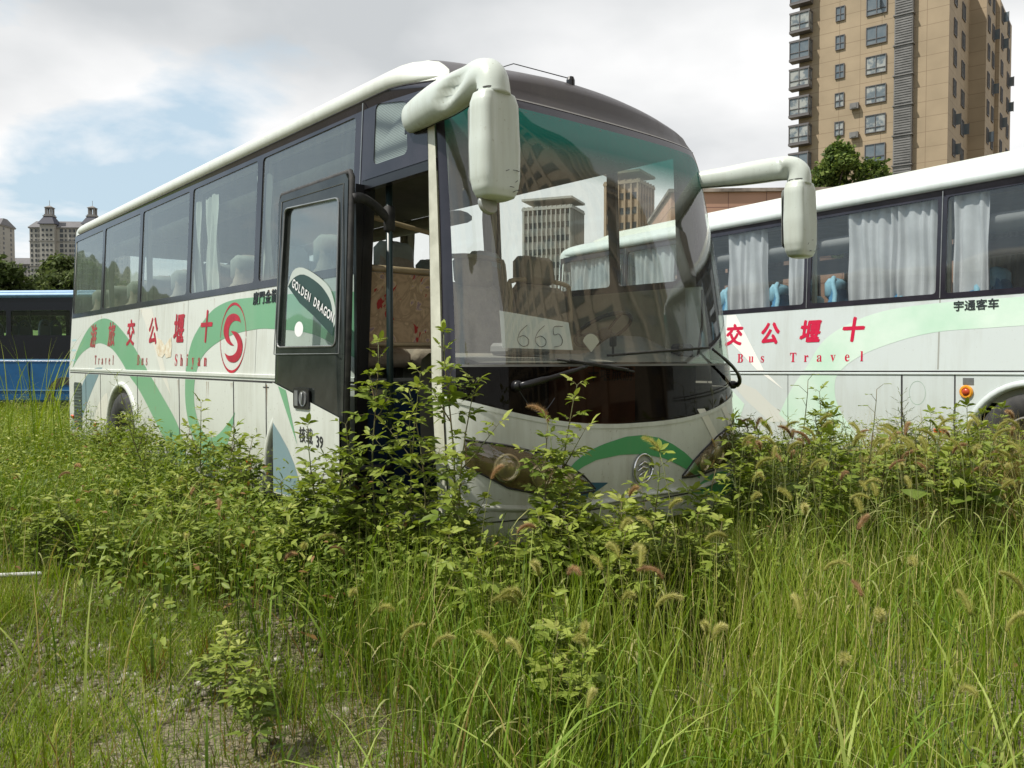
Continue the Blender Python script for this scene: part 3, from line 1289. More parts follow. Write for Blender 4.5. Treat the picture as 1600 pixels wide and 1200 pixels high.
# headlights
for sgn in (-1, 1):
    ys = frange(.40, 1.20, 34) if sgn > 0 else frange(-1.20, -.40, 34)
    tp = [(.40, .615), (.5, .70), (.62, .765), (.8, .845), (1.0, .90), (1.20, .935)]
    bt = [(.40, .61), (.5, .605), (.62, .61), (.8, .63), (1.0, .68), (1.20, .80)]
    T = itp([abs(y) for y in ys], tp)
    Bm = itp([abs(y) for y in ys], bt)
    h = fband('headlight', ys, Bm, T, mat('headlight_bowl', (.13, .10, .06), .25, col2=(.06, .042, .022), scale=8), off=.002, nz=6)
    h['label'] = 'headlight behind a browned lens, passenger side' if sgn < 0 else "headlight behind a browned lens, driver's side"
    # chrome-rimmed lamps
    for yy, zz, r in ((.62, .685, .058), (.80, .735, .074), (1.01, .785, .078)):
        o = Vector(Fp(sgn * yy, zz, .004))
        o2 = Vector(Fp(sgn * yy, zz, .05))
        M = Matrix.Translation(o) @ (o2 - o).to_track_quat('Z', 'Y').to_matrix().to_4x4()
        l = MB()
        l.lathe([(r, 0), (r, .016), (r * .88, .018), (r * .78, .006), (r * .5, .001), (.001, -.0)], 24, M)
        l.mi = 1
        l.lathe([(r * .74, .004), (r * .66, .012), (r * .45, .019), (r * .2, .022), (.001, .0225)], 24, M)
        l.build('lamp', [mat('lamp_chrome', (.62, .60, .54), .22, metal=.9), mat('lamp_bulb_glass', (.50, .48, .42), .06, metal=.6)], h, angle=50)
    m = MB()
    for yy in (.71,):
        m.tube([Fp(sgn * (yy + .05 * math.sin(k * 3.0)), .64 + .03 * (yy - .6) + k * .19, .012) for k in frange(0, 1, 8)], .007, 5)
    m.build('lamp_divider', mat('lamp_divider_gold', (.45, .32, .12), .3), h)
    m = MB()
    m.grid(lambda i, k: Fp(ys[i], Bm[i] + (T[i] - Bm[i]) * k, .006 + .034 * (math.sin(PI * k) ** .45) * math.sin(PI * i / 33) ** .35), range(34), frange(0, 1, 9))
    m.build('lens', M_lens, h, smooth=True)
    m = MB()
    m.tube([Fp(ys[i], T[i] + .004, .006) for i in range(34)], .006, 5)
    m.tube([Fp(ys[i], Bm[i] - .004, .006) for i in range(34)], .005, 5)
    m.build('lens_seal', M_rubber, h)

# emblem: chrome ring with a slanted double bar
m = MB()
ring = [Fp(.0 + .085 * math.cos(2 * PI * k / 36), .70 + .088 * math.sin(2 * PI * k / 36), .012) for k in range(37)]
m.tube(ring, .0085, 8)
m.tube([Fp(-.045, .722, .012), Fp(0, .742, .012), Fp(.05, .728, .012), Fp(.075, .70, .012)], [.004, .009, .009, .005], 6)
m.tube([Fp(-.055, .69, .012), Fp(-.01, .712, .012), Fp(.035, .70, .012), Fp(.055, .672, .012)], [.004, .009, .008, .004], 6)
m.tube([Fp(-.04, .66, .012), Fp(.0, .68, .012), Fp(.03, .66, .012)], [.004, .008, .004], 6)
m.build('emblem', M_chrome, c1, smooth=True)

# wipers
for side_, pv, elbow, b0, b1 in (('p', (-.94, 1.22), (-.50, 1.325), (-.69, 1.362), (-.09, 1.29)), ('d', (1.20, 1.18), (.70, 1.43), (-.30, 1.385), (.72, 1.44))):
    w_ = MB()
    w_.lathe([(.030, 0), (.030, .03), (.022, .045), (.001, .045)], 14, Matrix.Translation(Fp(*pv, .0)) @ (Vector(Fp(*pv, .05)) - Vector(Fp(*pv, 0))).to_track_quat('Z', 'Y').to_matrix().to_4x4())
    pts = [Fp(pv[0] + (elbow[0] - pv[0]) * k, pv[1] + (elbow[1] - pv[1]) * k, .055 + .015 * math.sin(PI * k)) for k in frange(0, 1, 12)]
    w_.tube(pts, [.020] * 4 + [.014] * 5 + [.010] * 3, 8, flat=.7)
    wo = w_.build('wiper', M_black, c1, smooth=True)
    bl = MB()
    bp_ = [Fp(b0[0] + (b1[0] - b0[0]) * k, b0[1] + (b1[1] - b0[1]) * k, .026) for k in frange(0, 1, 20)]
    bl.tube(bp_, .007, 6, flat=1.5)
    bp2 = [Fp(b0[0] + (b1[0] - b0[0]) * k, b0[1] + (b1[1] - b0[1]) * k + .004, .045 + .012 * math.sin(PI * k)) for k in frange(.12, .88, 14)]
    bl.tube(bp2, .006, 5)
    for k in (.15, .32, .5, .68, .85):
        a_ = Fp(b0[0] + (b1[0] - b0[0]) * k, b0[1] + (b1[1] - b0[1]) * k, .024)
        c_ = Fp(b0[0] + (b1[0] - b0[0]) * k, b0[1] + (b1[1] - b0[1]) * k + .004, .058)
        bl.tube([a_, c_], .006, 5)
    bl.build('wiper_blade', M_rubber, wo)
m = MB()
m.tube([Fp(-.94 + .22 * k, 1.20 - .10 * math.sin(k * PI) - .05 * k, .03) for k in frange(0, 1, 10)], .003, 4)
m.build('washer_hose', M_black, c1)
# antenna + camera nub on the cap
m = MB()
a0 = Vector(C1.roofpt('F', PI * .49, .42)) + Vector((0, 0, .02))
m.tube([a0 + Vector((-.02, 0, .02)), a0 + Vector((-.35, -.18, .16)), a0 + Vector((-.55, -.30, .12))], .0035, 5)
m.lathe([(.028, -.05), (.028, .0), (.020, .022), (.001, .026)], 12, Matrix.Translation(a0))
m.build('antenna', M_black, c1)

# ---------------- ear mirrors


def ear_mirror(sgn):
    m = MB()
    arm = crom([(-.42, sgn * 1.19, 2.73), (-.28, sgn * 1.21, 2.735), (-.05, sgn * 1.25, 2.735), (.15, sgn * 1.29, 2.72), (.32, sgn * 1.32, 2.715), (.44, sgn * 1.33, 2.725), (.525, sgn * 1.33, 2.695), (.545, sgn * 1.33, 2.60)], 5) if sgn < 0 else \
        crom([(-.16, sgn * 1.05, 2.655), (-.02, sgn * 1.10, 2.655), (.14, sgn * 1.17, 2.66), (.30, sgn * 1.26, 2.675), (.42, sgn * 1.33, 2.685), (.49, sgn * 1.37, 2.68), (.535, sgn * 1.38, 2.64), (.54, sgn * 1.38, 2.56)], 5)
    n = len(arm)
    rad = []
    for i in range(n):
        t = i / (n - 1)
        rr = .078 + .016 * math.sin(t * PI * 1.6) + .018 * max(0, (t - .55) / .45)
        if t < .05:
            rr *= .5 + 9 * t
        if sgn > 0:
            rr *= .70 + .30 * min(1, max(0, (t - .25) / .5))
        rz_ = rr * (1.0 + .12 * math.sin(t * PI))
        rad.append((rz_, rr * (.62 + .45 * t)))
    m.tube(arm, rad, 18, flat=1, upv=(0, 0, 1))
    # sculpted dent along the outer face of the arm
    o = m.build('mirror_arm', M_mirror, c1, smooth=True)
    me = o.data
    mid = Vector(arm[int(n * .52)])
    for v in me.vertices:
        d = v.co - mid
        side_n = d.dot(Vector((.25, sgn, -.15)))
        if side_n > 0:
            g = math.exp(-(d.x / .15) ** 2 - ((d.z + .0 - d.x * .25) / .042) ** 2)
            v.co -= Vector((.2, sgn, .0)) * g * .062
    # housing
    hx, hy = (.545, sgn * 1.33) if sgn < 0 else (.545, sgn * 1.38)
    h = MB()
    zt, zb_ = (2.625, 2.115) if sgn < 0 else (2.585, 2.06)
    lv = [(zt, .62, .62), (zt - .015, .84, .84), (zt - .06, .95, .98), (zt - .2, 1.0, 1.0), (zb_ + .25, 1.03, 1.03), (zb_ + .10, 1.0, 1.0), (zb_ + .045, .93, .9), (zb_ + .012, .80, .74), (zb_, .55, .5)]
    nn = 40
    rows = []
    for z, fx, fy in lv:
        row = []
        for k in range(nn):
            a = 2 * PI * k / nn
            x = .085 * fx * spow(math.cos(a), .62)
            y = .118 * fy * spow(math.sin(a), .62)
            # the front face carries a long shallow dish
            if math.cos(a) > 0:
                g = math.exp(-(y / .062) ** 4) * math.exp(-((z - (zb_ + .30)) / .23) ** 4)
                x -= .020 * g
            x += .02 * (zt - z)
            row.append((hx + x, hy + y, z))
        rows.append(row)
    # denser rows for smoothness
    vs = []
    dense = []
    for i in range(len(rows) - 1):
        for q in range(4):
            t = q / 4
            dense.append([tuple(Vector(rows[i][k]).lerp(Vector(rows[i + 1][k]), t)) for k in range(nn)])
    dense.append(rows[-1])
    for r_ in dense:
        vs += r_
    fs = []
    for i in range(len(dense) - 1):
        for k in range(nn):
            k2 = (k + 1) % nn
            fs.append((i * nn + k, (i + 1) * nn + k, (i + 1) * nn + k2, i * nn + k2))
    fs.append(tuple(range(nn)))
    fs.append(tuple((len(dense) - 1) * nn + k for k in reversed(range(nn))))
    h.add(vs, fs)
    ho = h.build('mirror_housing', M_mirror, c1, angle=50)
    sm_ = MB()
    for i in range(2, n - 4):
        a_, b_ = Vector(arm[i]), Vector(arm[i + 1])
        dn = Vector((0, -sgn * .35, -1)).normalized()
        sm_.tube([a_ + dn * (rad[i][0] * .985), b_ + dn * (rad[i + 1][0] * .985)], .003, 4)
    sm_.build('arm_seam', M_rubber, o, smooth=True)
    rs_ = random.Random(7 + sgn)
    for k in range(7):
        zz_ = rs_.uniform(zb_ + .03, zb_ + .16)
        yy_ = rs_.uniform(-.07, .09)
        ln_ = rs_.uniform(.008, .03)
        xx_ = hx + .086 + .02 * (zt - zz_) - .0
        sc_ = MB()
        sc_.tube([(xx_, hy + yy_, zz_), (xx_, hy + yy_ + ln_, zz_ + rs_.uniform(-.006, .014))], .0016, 4)
        sc_.build('scratch', M_black, ho)
    g = MB()
    g.poly(rrect(-.09, .09, zb_ + .07, zt - .05, .04), lambda y, z: (hx - .088 + .02 * (zt - z), hy + y, z))
    g.build('mirror_glass', M_chrome, ho)
    j = MB()
    zz = zt + .004
    j.grid(lambda a, k: (hx + .060 * spow(math.cos(a), .62) * 1.0, hy + .080 * spow(math.sin(a), .62), zz + k), [2 * PI * i / 40 for i in range(40)], [-.004, .003], closed_u=True)
    j.build('mirror_joint', M_rubber, ho)
    if sgn < 0:
        q = MB()
        q.lathe([(.052, 0), (.054, .014), (.048, .022), (.001, .026)], 20, Matrix.Translation((hx - .02, hy - .03, zb_ - .02)) @ Matrix.Rotation(R(75), 4, 'Y'))
        q.tube([(hx - .02, hy, zb_ + .03), (hx - .02, hy - .02, zb_ - .01)], .012, 8)
        q.build('kerb_mirror', mat('dusty_mirror', (.35, .36, .33), .3, metal=.4), ho, angle=40)
    m = MB()
    e = arm[0]
    m.box((e[0] - .0, e[1] - sgn * .04, e[2] - .03), (.12, .05, .10), bev=.015)
    m.build('mirror_bracket', M_black, c1)


ear_mirror(-1)
ear_mirror(1)

# ---------------- livery on the passenger side (flat film on the panels)


def clip(poly, zc, up):
    out = []
    n = len(poly)
    for i in range(n):
        a, c = poly[i], poly[(i + 1) % n]
        ia = (a[1] >= zc) if up else (a[1] <= zc)
        ib = (c[1] >= zc) if up else (c[1] <= zc)
        if ia:
            out.append(a)
        if ia != ib:
            t = (zc - a[1]) / (c[1] - a[1])
            out.append((a[0] + t * (c[0] - a[0]), zc))
    return out


def decal(name, poly, material, off=.0016, C=C1, smooth_=True, root=None, arch=None):
    root = root or c1
    if smooth_:
        P = [Vector(q) for q in poly]
        res = []
        n = len(P)
        for i in range(n):
            a, b_, c_ = P[i - 1], P[i], P[(i + 1) % n]
            ang = (b_ - a).angle(c_ - b_) if (b_ - a).length > 1e-6 and (c_ - b_).length > 1e-6 else 0
            p0 = P[i - 1]
            p1 = P[i]
            p2 = P[(i + 1) % n]
            p3 = P[(i + 2) % n]
            a1 = (p1 - p0).angle(p2 - p1)
            a2 = (p2 - p1).angle(p3 - p2)
            if a1 > 1.0:
                p0 = p1 - (p2 - p1)
            if a2 > 1.0:
                p3 = p2 + (p2 - p1)
            for k in range(5):
                t = k / 5
                q = 0.5 * ((2 * p1) + (p2 - p0) * t + (2 * p0 - 5 * p1 + 4 * p2 - p3) * t * t + (3 * p1 - p0 - 3 * p2 + p3) * t ** 3)
                res.append((q.x, q.y))
        poly = res
    m = MB()
    parts_ = [clip(poly, Z_W - .010, False), clip(clip(poly, Z_W + .06, True), Z_1 - .002, False)] if C is C1 else [clip(poly, Z_W - .010, False), clip(clip(poly, Z_W + .012, True), Z_1 - .002, False)]
    for pl in parts_:
        if len(pl) < 3:
            continue
        pl = clip_x(pl, -8.36 if C is C1 else -99, -.93 if C is C1 else 99)
        if len(pl) >= 3:
            m.poly(pl, lambda x, z: C.side(x, z, -1, off))
    return m.build(name, material, root)


def clip_x(poly, x0, x1):
    sw = [(b_, a) for a, b_ in poly]
    sw = clip(clip(sw, x0, True), x1, False)
    return [(b_, a) for a, b_ in sw]


SW1 = [(-8.25, 1.252), (-8.062, 1.459), (-7.761, 1.637), (-7.392, 1.777), (-6.889, 1.842), (-6.475, 1.802), (-6.141, 1.71), (-5.697, 1.544), (-5.337, 1.373), (-4.897, 1.151), (-4.703, 1.046), (-4.336, 0.846), (-4.163, 0.722), (-4.06, 0.609), (-3.98, 0.48), (-3.96, 0.365), (-4.10, 0.365), (-4.218, 0.42), (-4.44, 0.521), (-4.671, 0.642), (-4.912, 0.785), (-5.164, 0.934), (-5.428, 1.074), (-5.707, 1.186), (-6.027, 1.339), (-6.429, 1.483), (-6.917, 1.554), (-7.278, 1.531), (-7.732, 1.456), (-8.042, 1.355)]
SW2 = [(-.9, 1.78), (-1.5, 1.82), (-2.206, 1.83), (-2.575, 1.841), (-2.993, 1.839), (-3.338, 1.79), (-3.589, 1.691), (-3.811, 1.556), (-3.918, 1.415), (-3.97, 1.256), (-3.989, 1.053), (-3.964, 0.909), (-3.886, 0.768), (-3.748, 0.621), (-3.633, 0.503), (-3.444, 0.41), (-3.187, 0.477), (-3.008, 0.665), (-2.886, 0.83), (-2.833, 0.942), (-2.969, 0.851), (-3.179, 0.745), (-3.362, 0.70), (-3.548, 0.733), (-3.682, 0.837), (-3.757, 0.975), (-3.752, 1.131), (-3.681, 1.287), (-3.521, 1.412), (-3.235, 1.504), (-2.898, 1.563), (-2.52, 1.59), (-2.184, 1.588), (-1.5, 1.53), (-.9, 1.36)]
decal('side_stripe', SW1, M_green)
decal('side_stripe', SW2, M_green)
g_ = [(-6.803, 1.269), (-7.088, 1.261), (-7.343, 1.22), (-7.655, 1.097), (-7.954, 0.887), (-8.224, 0.648), (-8.34, 0.45), (-7.98, 0.476), (-7.68, 0.696), (-7.393, 0.906), (-7.007, 1.148)]
decal('side_stripe', g_, M_bluegrey, off=.0013)
decal('side_ray', [(-5.433, 1.893), (-5.033, 1.878), (-4.823, 1.609), (-4.52, 1.223), (-4.375, 1.018), (-4.602, 1.172), (-4.934, 1.5)], M_cream, off=.0010, smooth_=False)
decal('side_ray', [(-7.247, 0.562), (-7.064, 0.784), (-6.735, 0.947), (-6.60, 0.98), (-6.57, .80), (-6.59, 0.569)], M_cream, off=.0010)
decal('torn_sticker', [(-4.819, 1.574), (-4.694, 1.551), (-4.582, 1.495), (-4.481, 1.547), (-4.406, 1.576), (-4.378, 1.493), (-4.392, 1.387), (-4.53, 1.375), (-4.573, 1.418), (-4.649, 1.38), (-4.772, 1.396), (-4.855, 1.467), (-4.826, 1.514)], mat('torn_sticker_glue', (.52, .42, .28), .8, col2=(.68, .66, .55), scale=18), off=.003, smooth_=False)
decal('logo_mark', [(-2.743, 1.642), (-2.798, 1.707), (-2.915, 1.732), (-3.03, 1.71), (-3.092, 1.647), (-3.103, 1.581), (-3.044, 1.515), (-2.956, 1.481), (-2.872, 1.473), (-2.952, 1.513), (-2.992, 1.566), (-2.978, 1.63), (-2.892, 1.671), (-2.777, 1.662)], M_red, off=.0035)
decal('logo_mark', [(-2.951, 1.593), (-2.834, 1.581), (-2.749, 1.541), (-2.701, 1.477), (-2.719, 1.402), (-2.794, 1.351), (-2.891, 1.338), (-2.994, 1.357), (-3.068, 1.416), (-2.981, 1.394), (-2.881, 1.399), (-2.812, 1.434), (-2.805, 1.491), (-2.863, 1.543)], M_red, off=.0035)
m = MB()
for a0, a1, w0 in ((.02, PI - .02, .014), (PI + .02, 2 * PI - .02, .014)):
    m.grid(lambda a, k: C1.side(-2.905 + (.262 + k * (.006 + .016 * abs(math.sin(a)) ** 3)) * math.cos(a), 1.537 + (.262 + k * (.006 + .016 * abs(math.sin(a)) ** 3)) * math.sin(a), -1, .0035), frange(a0, a1, 40), [0, 1])
m.build('logo_ring', M_red, c1)
# lettering
TILT = .09 / 1.776


def side_M(C, x, z, off=.0035):
    return face_matrix(C.side(x, z, -1, off), (1, 0, 0), (0, -1, TILT))


for ch, x, mm in (('十', -3.51, M_red), ('堰', -4.21, M_red), ('公', -4.97, M_red), ('交', -5.73, M_red), ('旅', -6.47, M_redworn), ('游', -7.26, M_redworn)):
    text_mesh('letter', ch, .29, side_M(C1, x, 1.625), mm, c1, bold=.008, shear=.10)


def serif(s):
    out = ''
    for ch in s:
        if 'A' <= ch <= 'Z':
            out += chr(0x1D400 + ord(ch) - 65)
        elif 'a' <= ch <= 'z':
            out += chr(0x1D41A + ord(ch) - 97)
        else:
            out += ch
    return out


for s_, xa, xb, mm in (('Shiyan', -4.32, -3.42, M_red), ('Bus', -5.48, -5.06, M_redworn), ('Travel', -7.19, -6.28, M_redworn)):
    n_ = len(s_)
    for i, ch in enumerate(s_):
        text_mesh('letter', serif(ch), .155, side_M(C1, xa + (xb - xa) * (i + .5) / n_, 1.352), mm, c1, sx=.85)
text_mesh('badge', '廈門金龍', .105, side_M(C1, -2.31, 1.822, .004), M_black, c1, bold=.001, extrude=.002, spacing=1.1)
for k in range(3):
    m = MB()
    for j in range(5):
        m.grid(lambda u, z: C1.side(-8.32 + .045 * j + u, z, -1, .0016), [0, .028], [1.60 - .13 * k, 1.625 - .13 * k])
    m.build('faded_notice', mat('faded_cyan', (.42, .66, .70), .6), c1)
rr_ = random.Random(21)
M_rust = mat('rust_streak', (.30, .17, .08), .8, col2=(.45, .34, .22), scale=30)
for k in range(26):
    x = rr_.choice([-7.56, -6.88, -5.43, -4.15, -2.86, -2.24, -3.4, -4.8, -7.1]) + rr_.uniform(-.06, .06)
    z = rr_.choice([Z_W - .02, Z_W - .02, .9, 1.88])
    ln = rr_.uniform(.03, .16)
    w_ = rr_.uniform(.0015, .004)
    m = MB()
    m.poly([(x - w_, z), (x + w_, z), (x + w_ * .3, z - ln), (x - w_ * .3, z - ln)][::-1], lambda a, c: C1.side(a, c, -1, .0022))
    m.build('rust_streak', M_rust, c1)
# side marker lamps, vent, filler
for x, z in ((-2.57, .57), (-7.11, .58), (-8.25, .62)):
    m = MB()
    m.box((x, -1.258, z), (.11, .022, .045), bev=.008)
    m.build('side_marker', M_orange, c1)
m = MB()
m.slab(rrect(-8.18, -7.76, .50, 1.07, .06), lambda x, z: C1.side(x, z, -1, .003), lambda x, z: C1.side(x, z, -1, -.01))
m.build('engine_vent', mat('vent_dark_green', (.05, .07, .06), .5, var=.4, scale=20), c1)
m = MB()
for k in range(12):
    z = .54 + k * .044
    m.box((-7.97, -1.256, z), (.36, .006, .010))
m.build('vent_louvre', mat('vent_slat', (.09, .12, .105), .5), c1)

# ---------------- the open door, swung out and back along the side


def DY(z, off=0.0):
    return -(HW(z) + .25 + off)


d_out = [(-1.585, .46), (-.655, .46), (-.655, 2.40), (-.69, 2.44), (-1.54, 2.44), (-1.585, 2.40)]
d_glass = rquad([(-1.52, 1.44), (-.725, 1.44), (-.75, 2.31), (-1.485, 2.345)], .05)
m = MB()
m.slab(d_out, lambda x, z: (x, DY(z), z), lambda x, z: (x, DY(z, -.045), z), holes=[d_glass[::-1]])
door = m.build('door', mat('door_black', (.012, .015, .014), .16, col2=(.03, .035, .032), scale=5), c1, angle=40)
door['label'] = 'passenger door swung open, glass above and white below a slanting edge'
m = MB()
m.poly(d_glass, lambda x, z: (x, DY(z, -.02), z))
m.build('door_window', M_doorglass, door)
m = MB()
gl = d_glass + [d_glass[0]]
m.tube([(x, DY(z, .002), z) for x, z in gl], .006, 5)
ol = [(-1.56, 1.395), (-.685, 1.395), (-.705, 2.385), (-1.53, 2.395), (-1.56, 1.395)]
m.tube([(x, DY(z, .002), z) for x, z in ol], .0035, 4)
m.build('window_seal', M_steel, door)
m = MB()
ring = [(-1.585, .46), (-1.585, 2.42), (-1.57, 2.45), (-.67, 2.45), (-.65, 2.42), (-.65, .46)]
m.tube([(x, DY(z, -.022), z) for x, z in ring], .018, 8)
m.build('door_rubber', M_rubber, door, smooth=True)
lowp = [(-1.565, .48), (-.665, .48), (-.665, 1.025), (-1.565, 1.21)]
m = MB()
m.poly(lowp, lambda x, z: (x, DY(z, .0015), z))
m.build('door_panel', M_white, door)
m = MB()
m.poly([(-1.478, 1.188), (-1.364, 1.165), (-1.205, .825)], lambda x, z: (x, DY(z, .0032), z))
m.build('door_stripe', M_green, door)
m = MB()
m.poly([(-1.563, .945), (-1.455, .876), (-1.342, .793), (-1.252, .703), (-1.18, .60), (-1.12, .49), (-1.563, .49)], lambda x, z: (x, DY(z, .0030), z))
m.build('door_stripe', M_bluegrey, door)
m = MB()
m.slab(rrect(-1.238, -1.026, 1.055, 1.185, .02), lambda x, z: (x, DY(z, .012), z), lambda x, z: (x, DY(z, .001), z))
hb = m.build('door_handle', M_black, door)
m = MB()
m.box((-1.19, DY(1.12, .014), 1.12), (.045, .006, .095))
Mh = Matrix.Translation((-1.10, DY(1.12, .012), 1.12)) @ Matrix.Rotation(PI / 2, 4, 'X')
m.lathe([(.048, 0), (.048, .006), (.036, .003), (.001, .003)], 24, Mh)
m.box((-1.10, DY(1.12, .022), 1.12), (.02, .012, .075), bev=.004)
m.build('handle_lever', M_steel, hb, angle=40)
Md = face_matrix((-1.085, DY(.885, .004), .885), (1, 0, -.02), (0, -1, 0))
text_mesh('door_lettering', '核载', .105, Md, M_ink, door, bold=.0012, sx=.9)
Md = face_matrix((-.905, DY(.87, .004), .862), (1, 0, -.02), (0, -1, 0))
text_mesh('door_lettering', '39', .10, Md, M_ink, door, bold=.0015, sx=.95)
# sticker on the glass
stk = crom([(-1.425, 1.835), (-1.36, 1.93), (-1.22, 1.94), (-1.0, 1.865), (-.86, 1.79), (-.79, 1.70), (-.755, 1.60)], 3)
inn = crom([(-1.425, 1.835), (-1.34, 1.885), (-1.2, 1.895), (-1.0, 1.825), (-.88, 1.75), (-.82, 1.68), (-.785, 1.55)], 3)
m = MB()
m.poly([tuple(q) for q in stk] + [tuple(q) for q in reversed(inn)], lambda x, z: (x, DY(z, -.014), z))
m.build('door_sticker_edge', mat('sticker_grey', (.45, .50, .46), .5), door)
m = MB()
m.poly([tuple(q) for q in inn] + [(-.80, 1.50), (-1.05, 1.63), (-1.25, 1.72)], lambda x, z: (x, DY(z, -.015), z))
m.build('door_sticker', mat('sticker_dark_green', (.022, .055, .045), .4, var=.2), door)
for i, ch in enumerate('GOLDEN DRAGON'):
    t = i / 12
    x = -1.335 + t * .53
    z = 1.845 - t * .235
    text_mesh('door_sticker_text', ch, .078, face_matrix((x, DY(z, -.011), z), (1, 0, -.45), (0, -1, 0)), M_paper, door, sx=.75, bold=.002)
m = MB()
m.poly([(-.745, 1.47), (-1.42, 1.47), (-1.42, 1.74), (-1.2, 1.68), (-.98, 1.57), (-.82, 1.49)], lambda x, z: (x, DY(z, -.0165), z))
# (a strip of the side's green shows through the glass; no extra sheet needed)
m = MB()
m.poly([(-1.238 + .06 * math.cos(2 * PI * k / 28), 1.553 + .048 * math.sin(2 * PI * k / 28)) for k in range(28)], lambda x, z: (x, DY(z, -.012), z))
m.build('round_sticker', M_paper, door)
# swing arm and pole
m = MB()
m.tube(crom([(-.63, DY(2.27, -.03), 2.29), (-.68, -1.33, 2.31), (-.72, -1.22, 2.28), (-.74, -1.12, 2.22)], 6), [.030] * 19, 10, flat=.8)
m.box((-.74, -1.11, 2.22), (.06, .06, .16), bev=.012)
m.build('door_arm', M_rubber, c1, smooth=True)
m = MB()
m.tube([(-.70, DY(.75, -.03), .72), (-.73, -1.2, .70), (-.74, -1.11, .70)], .022, 8)
m.build('door_arm', M_rubber, c1, smooth=True)
m = MB()
m.tube([(-.74, -1.11, .48), (-.74, -1.11, 2.46)], .021, 12)
m.build('door_pole', mat('pole_dark_green', (.02, .035, .035), .35), c1, smooth=True)

# door opening: frame, step well, riser, header
m = MB()
m.box((-.905, -1.225, 1.45), (.03, .06, 1.98))
m.grid(lambda k, z: (-.922 + k[0], -(HW(z) + .002) + k[1], z), [(0, .03), (0, 0), (.035, 0), (.035, .07)], frange(.44, 2.47, 10))
m.box((-.55, -1.14, 2.465), (.74, .09, .03))
m.box((-.55, -1.17, 2.435), (.74, .05, .05))
m.build('door_frame', M_black, c1)
m = MB()
m.box((-.46, -.86, .43), (.90, .80, .06))
m.box((-.50, -.62, .68), (.80, .30, .04))
m.box((-.47, -1.235, .42), (.92, .04, .12))
m.build('entry_step', mat('step_floor', (.03, .03, .032), .8, var=.4), c1)
m = MB()
m.box((-.975, -.80, .80), (.03, .78, .80))
m.box((-.50, -.43, .72), (.95, .03, .62))
m.build('step_riser', M_navy, c1)
m = MB()
m.box((-.955, -.80, 1.225), (.05, .78, .03), bev=.01)
m.build('riser_rail', M_steel, c1)
m = MB()
m.box((-.955, -1.03, 1.13), (.01, .14, .08))
m.build('riser_notice', mat('notice_beige', (.36, .33, .25), .7, var=.3, scale=30), c1)


def pattern_mat():
    m_, nt, b_ = nodes_of('partition_pattern')
    N = nt.nodes.new
    L = nt.links.new
    tc = N('ShaderNodeTexCoord')
    v1 = N('ShaderNodeTexVoronoi')
    v1.inputs['Scale'].default_value = 9
    n1 = N('ShaderNodeTexNoise')
    n1.inputs['Scale'].default_value = 5
    n1.inputs['Distortion'].default_value = 2.5
    n1.inputs['Detail'].default_value = 5
    L(tc.outputs['Object'], n1.inputs['Vector'])
    va = N('ShaderNodeVectorMath')
    va.operation = 'MULTIPLY_ADD'
    va.inputs[1].default_value = (.35, .35, .35)
    L(n1.outputs['Color'], va.inputs[0])
    L(tc.outputs['Object'], va.inputs[2])
    L(va.outputs[0], v1.inputs['Vector'])
    r = N('ShaderNodeValToRGB')
    e = r.color_ramp.elements
    while len(e) < 6:
        e.new(.5)
    for q, (pp, cc) in zip(e, ((.0, (.20, .13, .08)), (.40, (.55, .38, .24)), (.52, (.38, .26, .16)), (.60, (.66, .48, .30)), (.66, (.30, .20, .28)), (.72, (.46, .32, .20)))):
        q.position = pp
        q.color = (*cc, 1)
    L(n1.outputs['Fac'], r.inputs[0])
    r2 = N('ShaderNodeValToRGB')
    r2.color_ramp.interpolation = 'CONSTANT'
    r2.color_ramp.elements[0].color = (0, 0, 0, 1)
    r2.color_ramp.elements[1].color = (1, 1, 1, 1)
    r2.color_ramp.elements[1].position = .90
    sp = N('ShaderNodeSeparateColor')
    L(v1.outputs['Color'], sp.inputs[0])
    L(sp.outputs[0], r2.inputs[0])
    mu = N('ShaderNodeMath')
    mu.operation = 'LESS_THAN'
    mu.inputs[1].default_value = .40
    L(v1.outputs['Distance'], mu.inputs[0])
    mm_ = N('ShaderNodeMath')
    mm_.operation = 'MULTIPLY'
    L(mu.outputs[0], mm_.inputs[0])
    L(r2.outputs[0], mm_.inputs[1])
    mx = N('ShaderNodeMix')
    mx.data_type = 'RGBA'
    L(mm_.outputs[0], mx.inputs[0])
    L(r.outputs[0], mx.inputs[6])
    mx.inputs[7].default_value = (.42, .02, .02, 1)
    L(mx.outputs[2], b_.inputs['Base Color'])
    b_.inputs['Roughness'].default_value = .55
    return m_


m = MB()
m.box((-1.0, -.82, 1.69), (.02, .64, .46))
part_o = m.build('partition', pattern_mat(), c1)
m = MB()
tanp = mat('tan_pipe', (.50, .38, .24), .45, var=.3)
m.tube([(-.99, -1.14, 1.22), (-.99, -1.14, 2.22), (-.99, -1.10, 2.27), (-.99, -.55, 2.20), (-.99, -.50, 2.14), (-.99, -.50, 1.22)], .017, 8)
m.tube([(-.985, -1.14, 1.945), (-.985, -.50, 1.945)], .022, 8)
m.tube([(-.985, -1.14, 1.46), (-.985, -.50, 1.46)], .016, 8)
m.build('partition_frame', tanp, part_o, smooth=True)

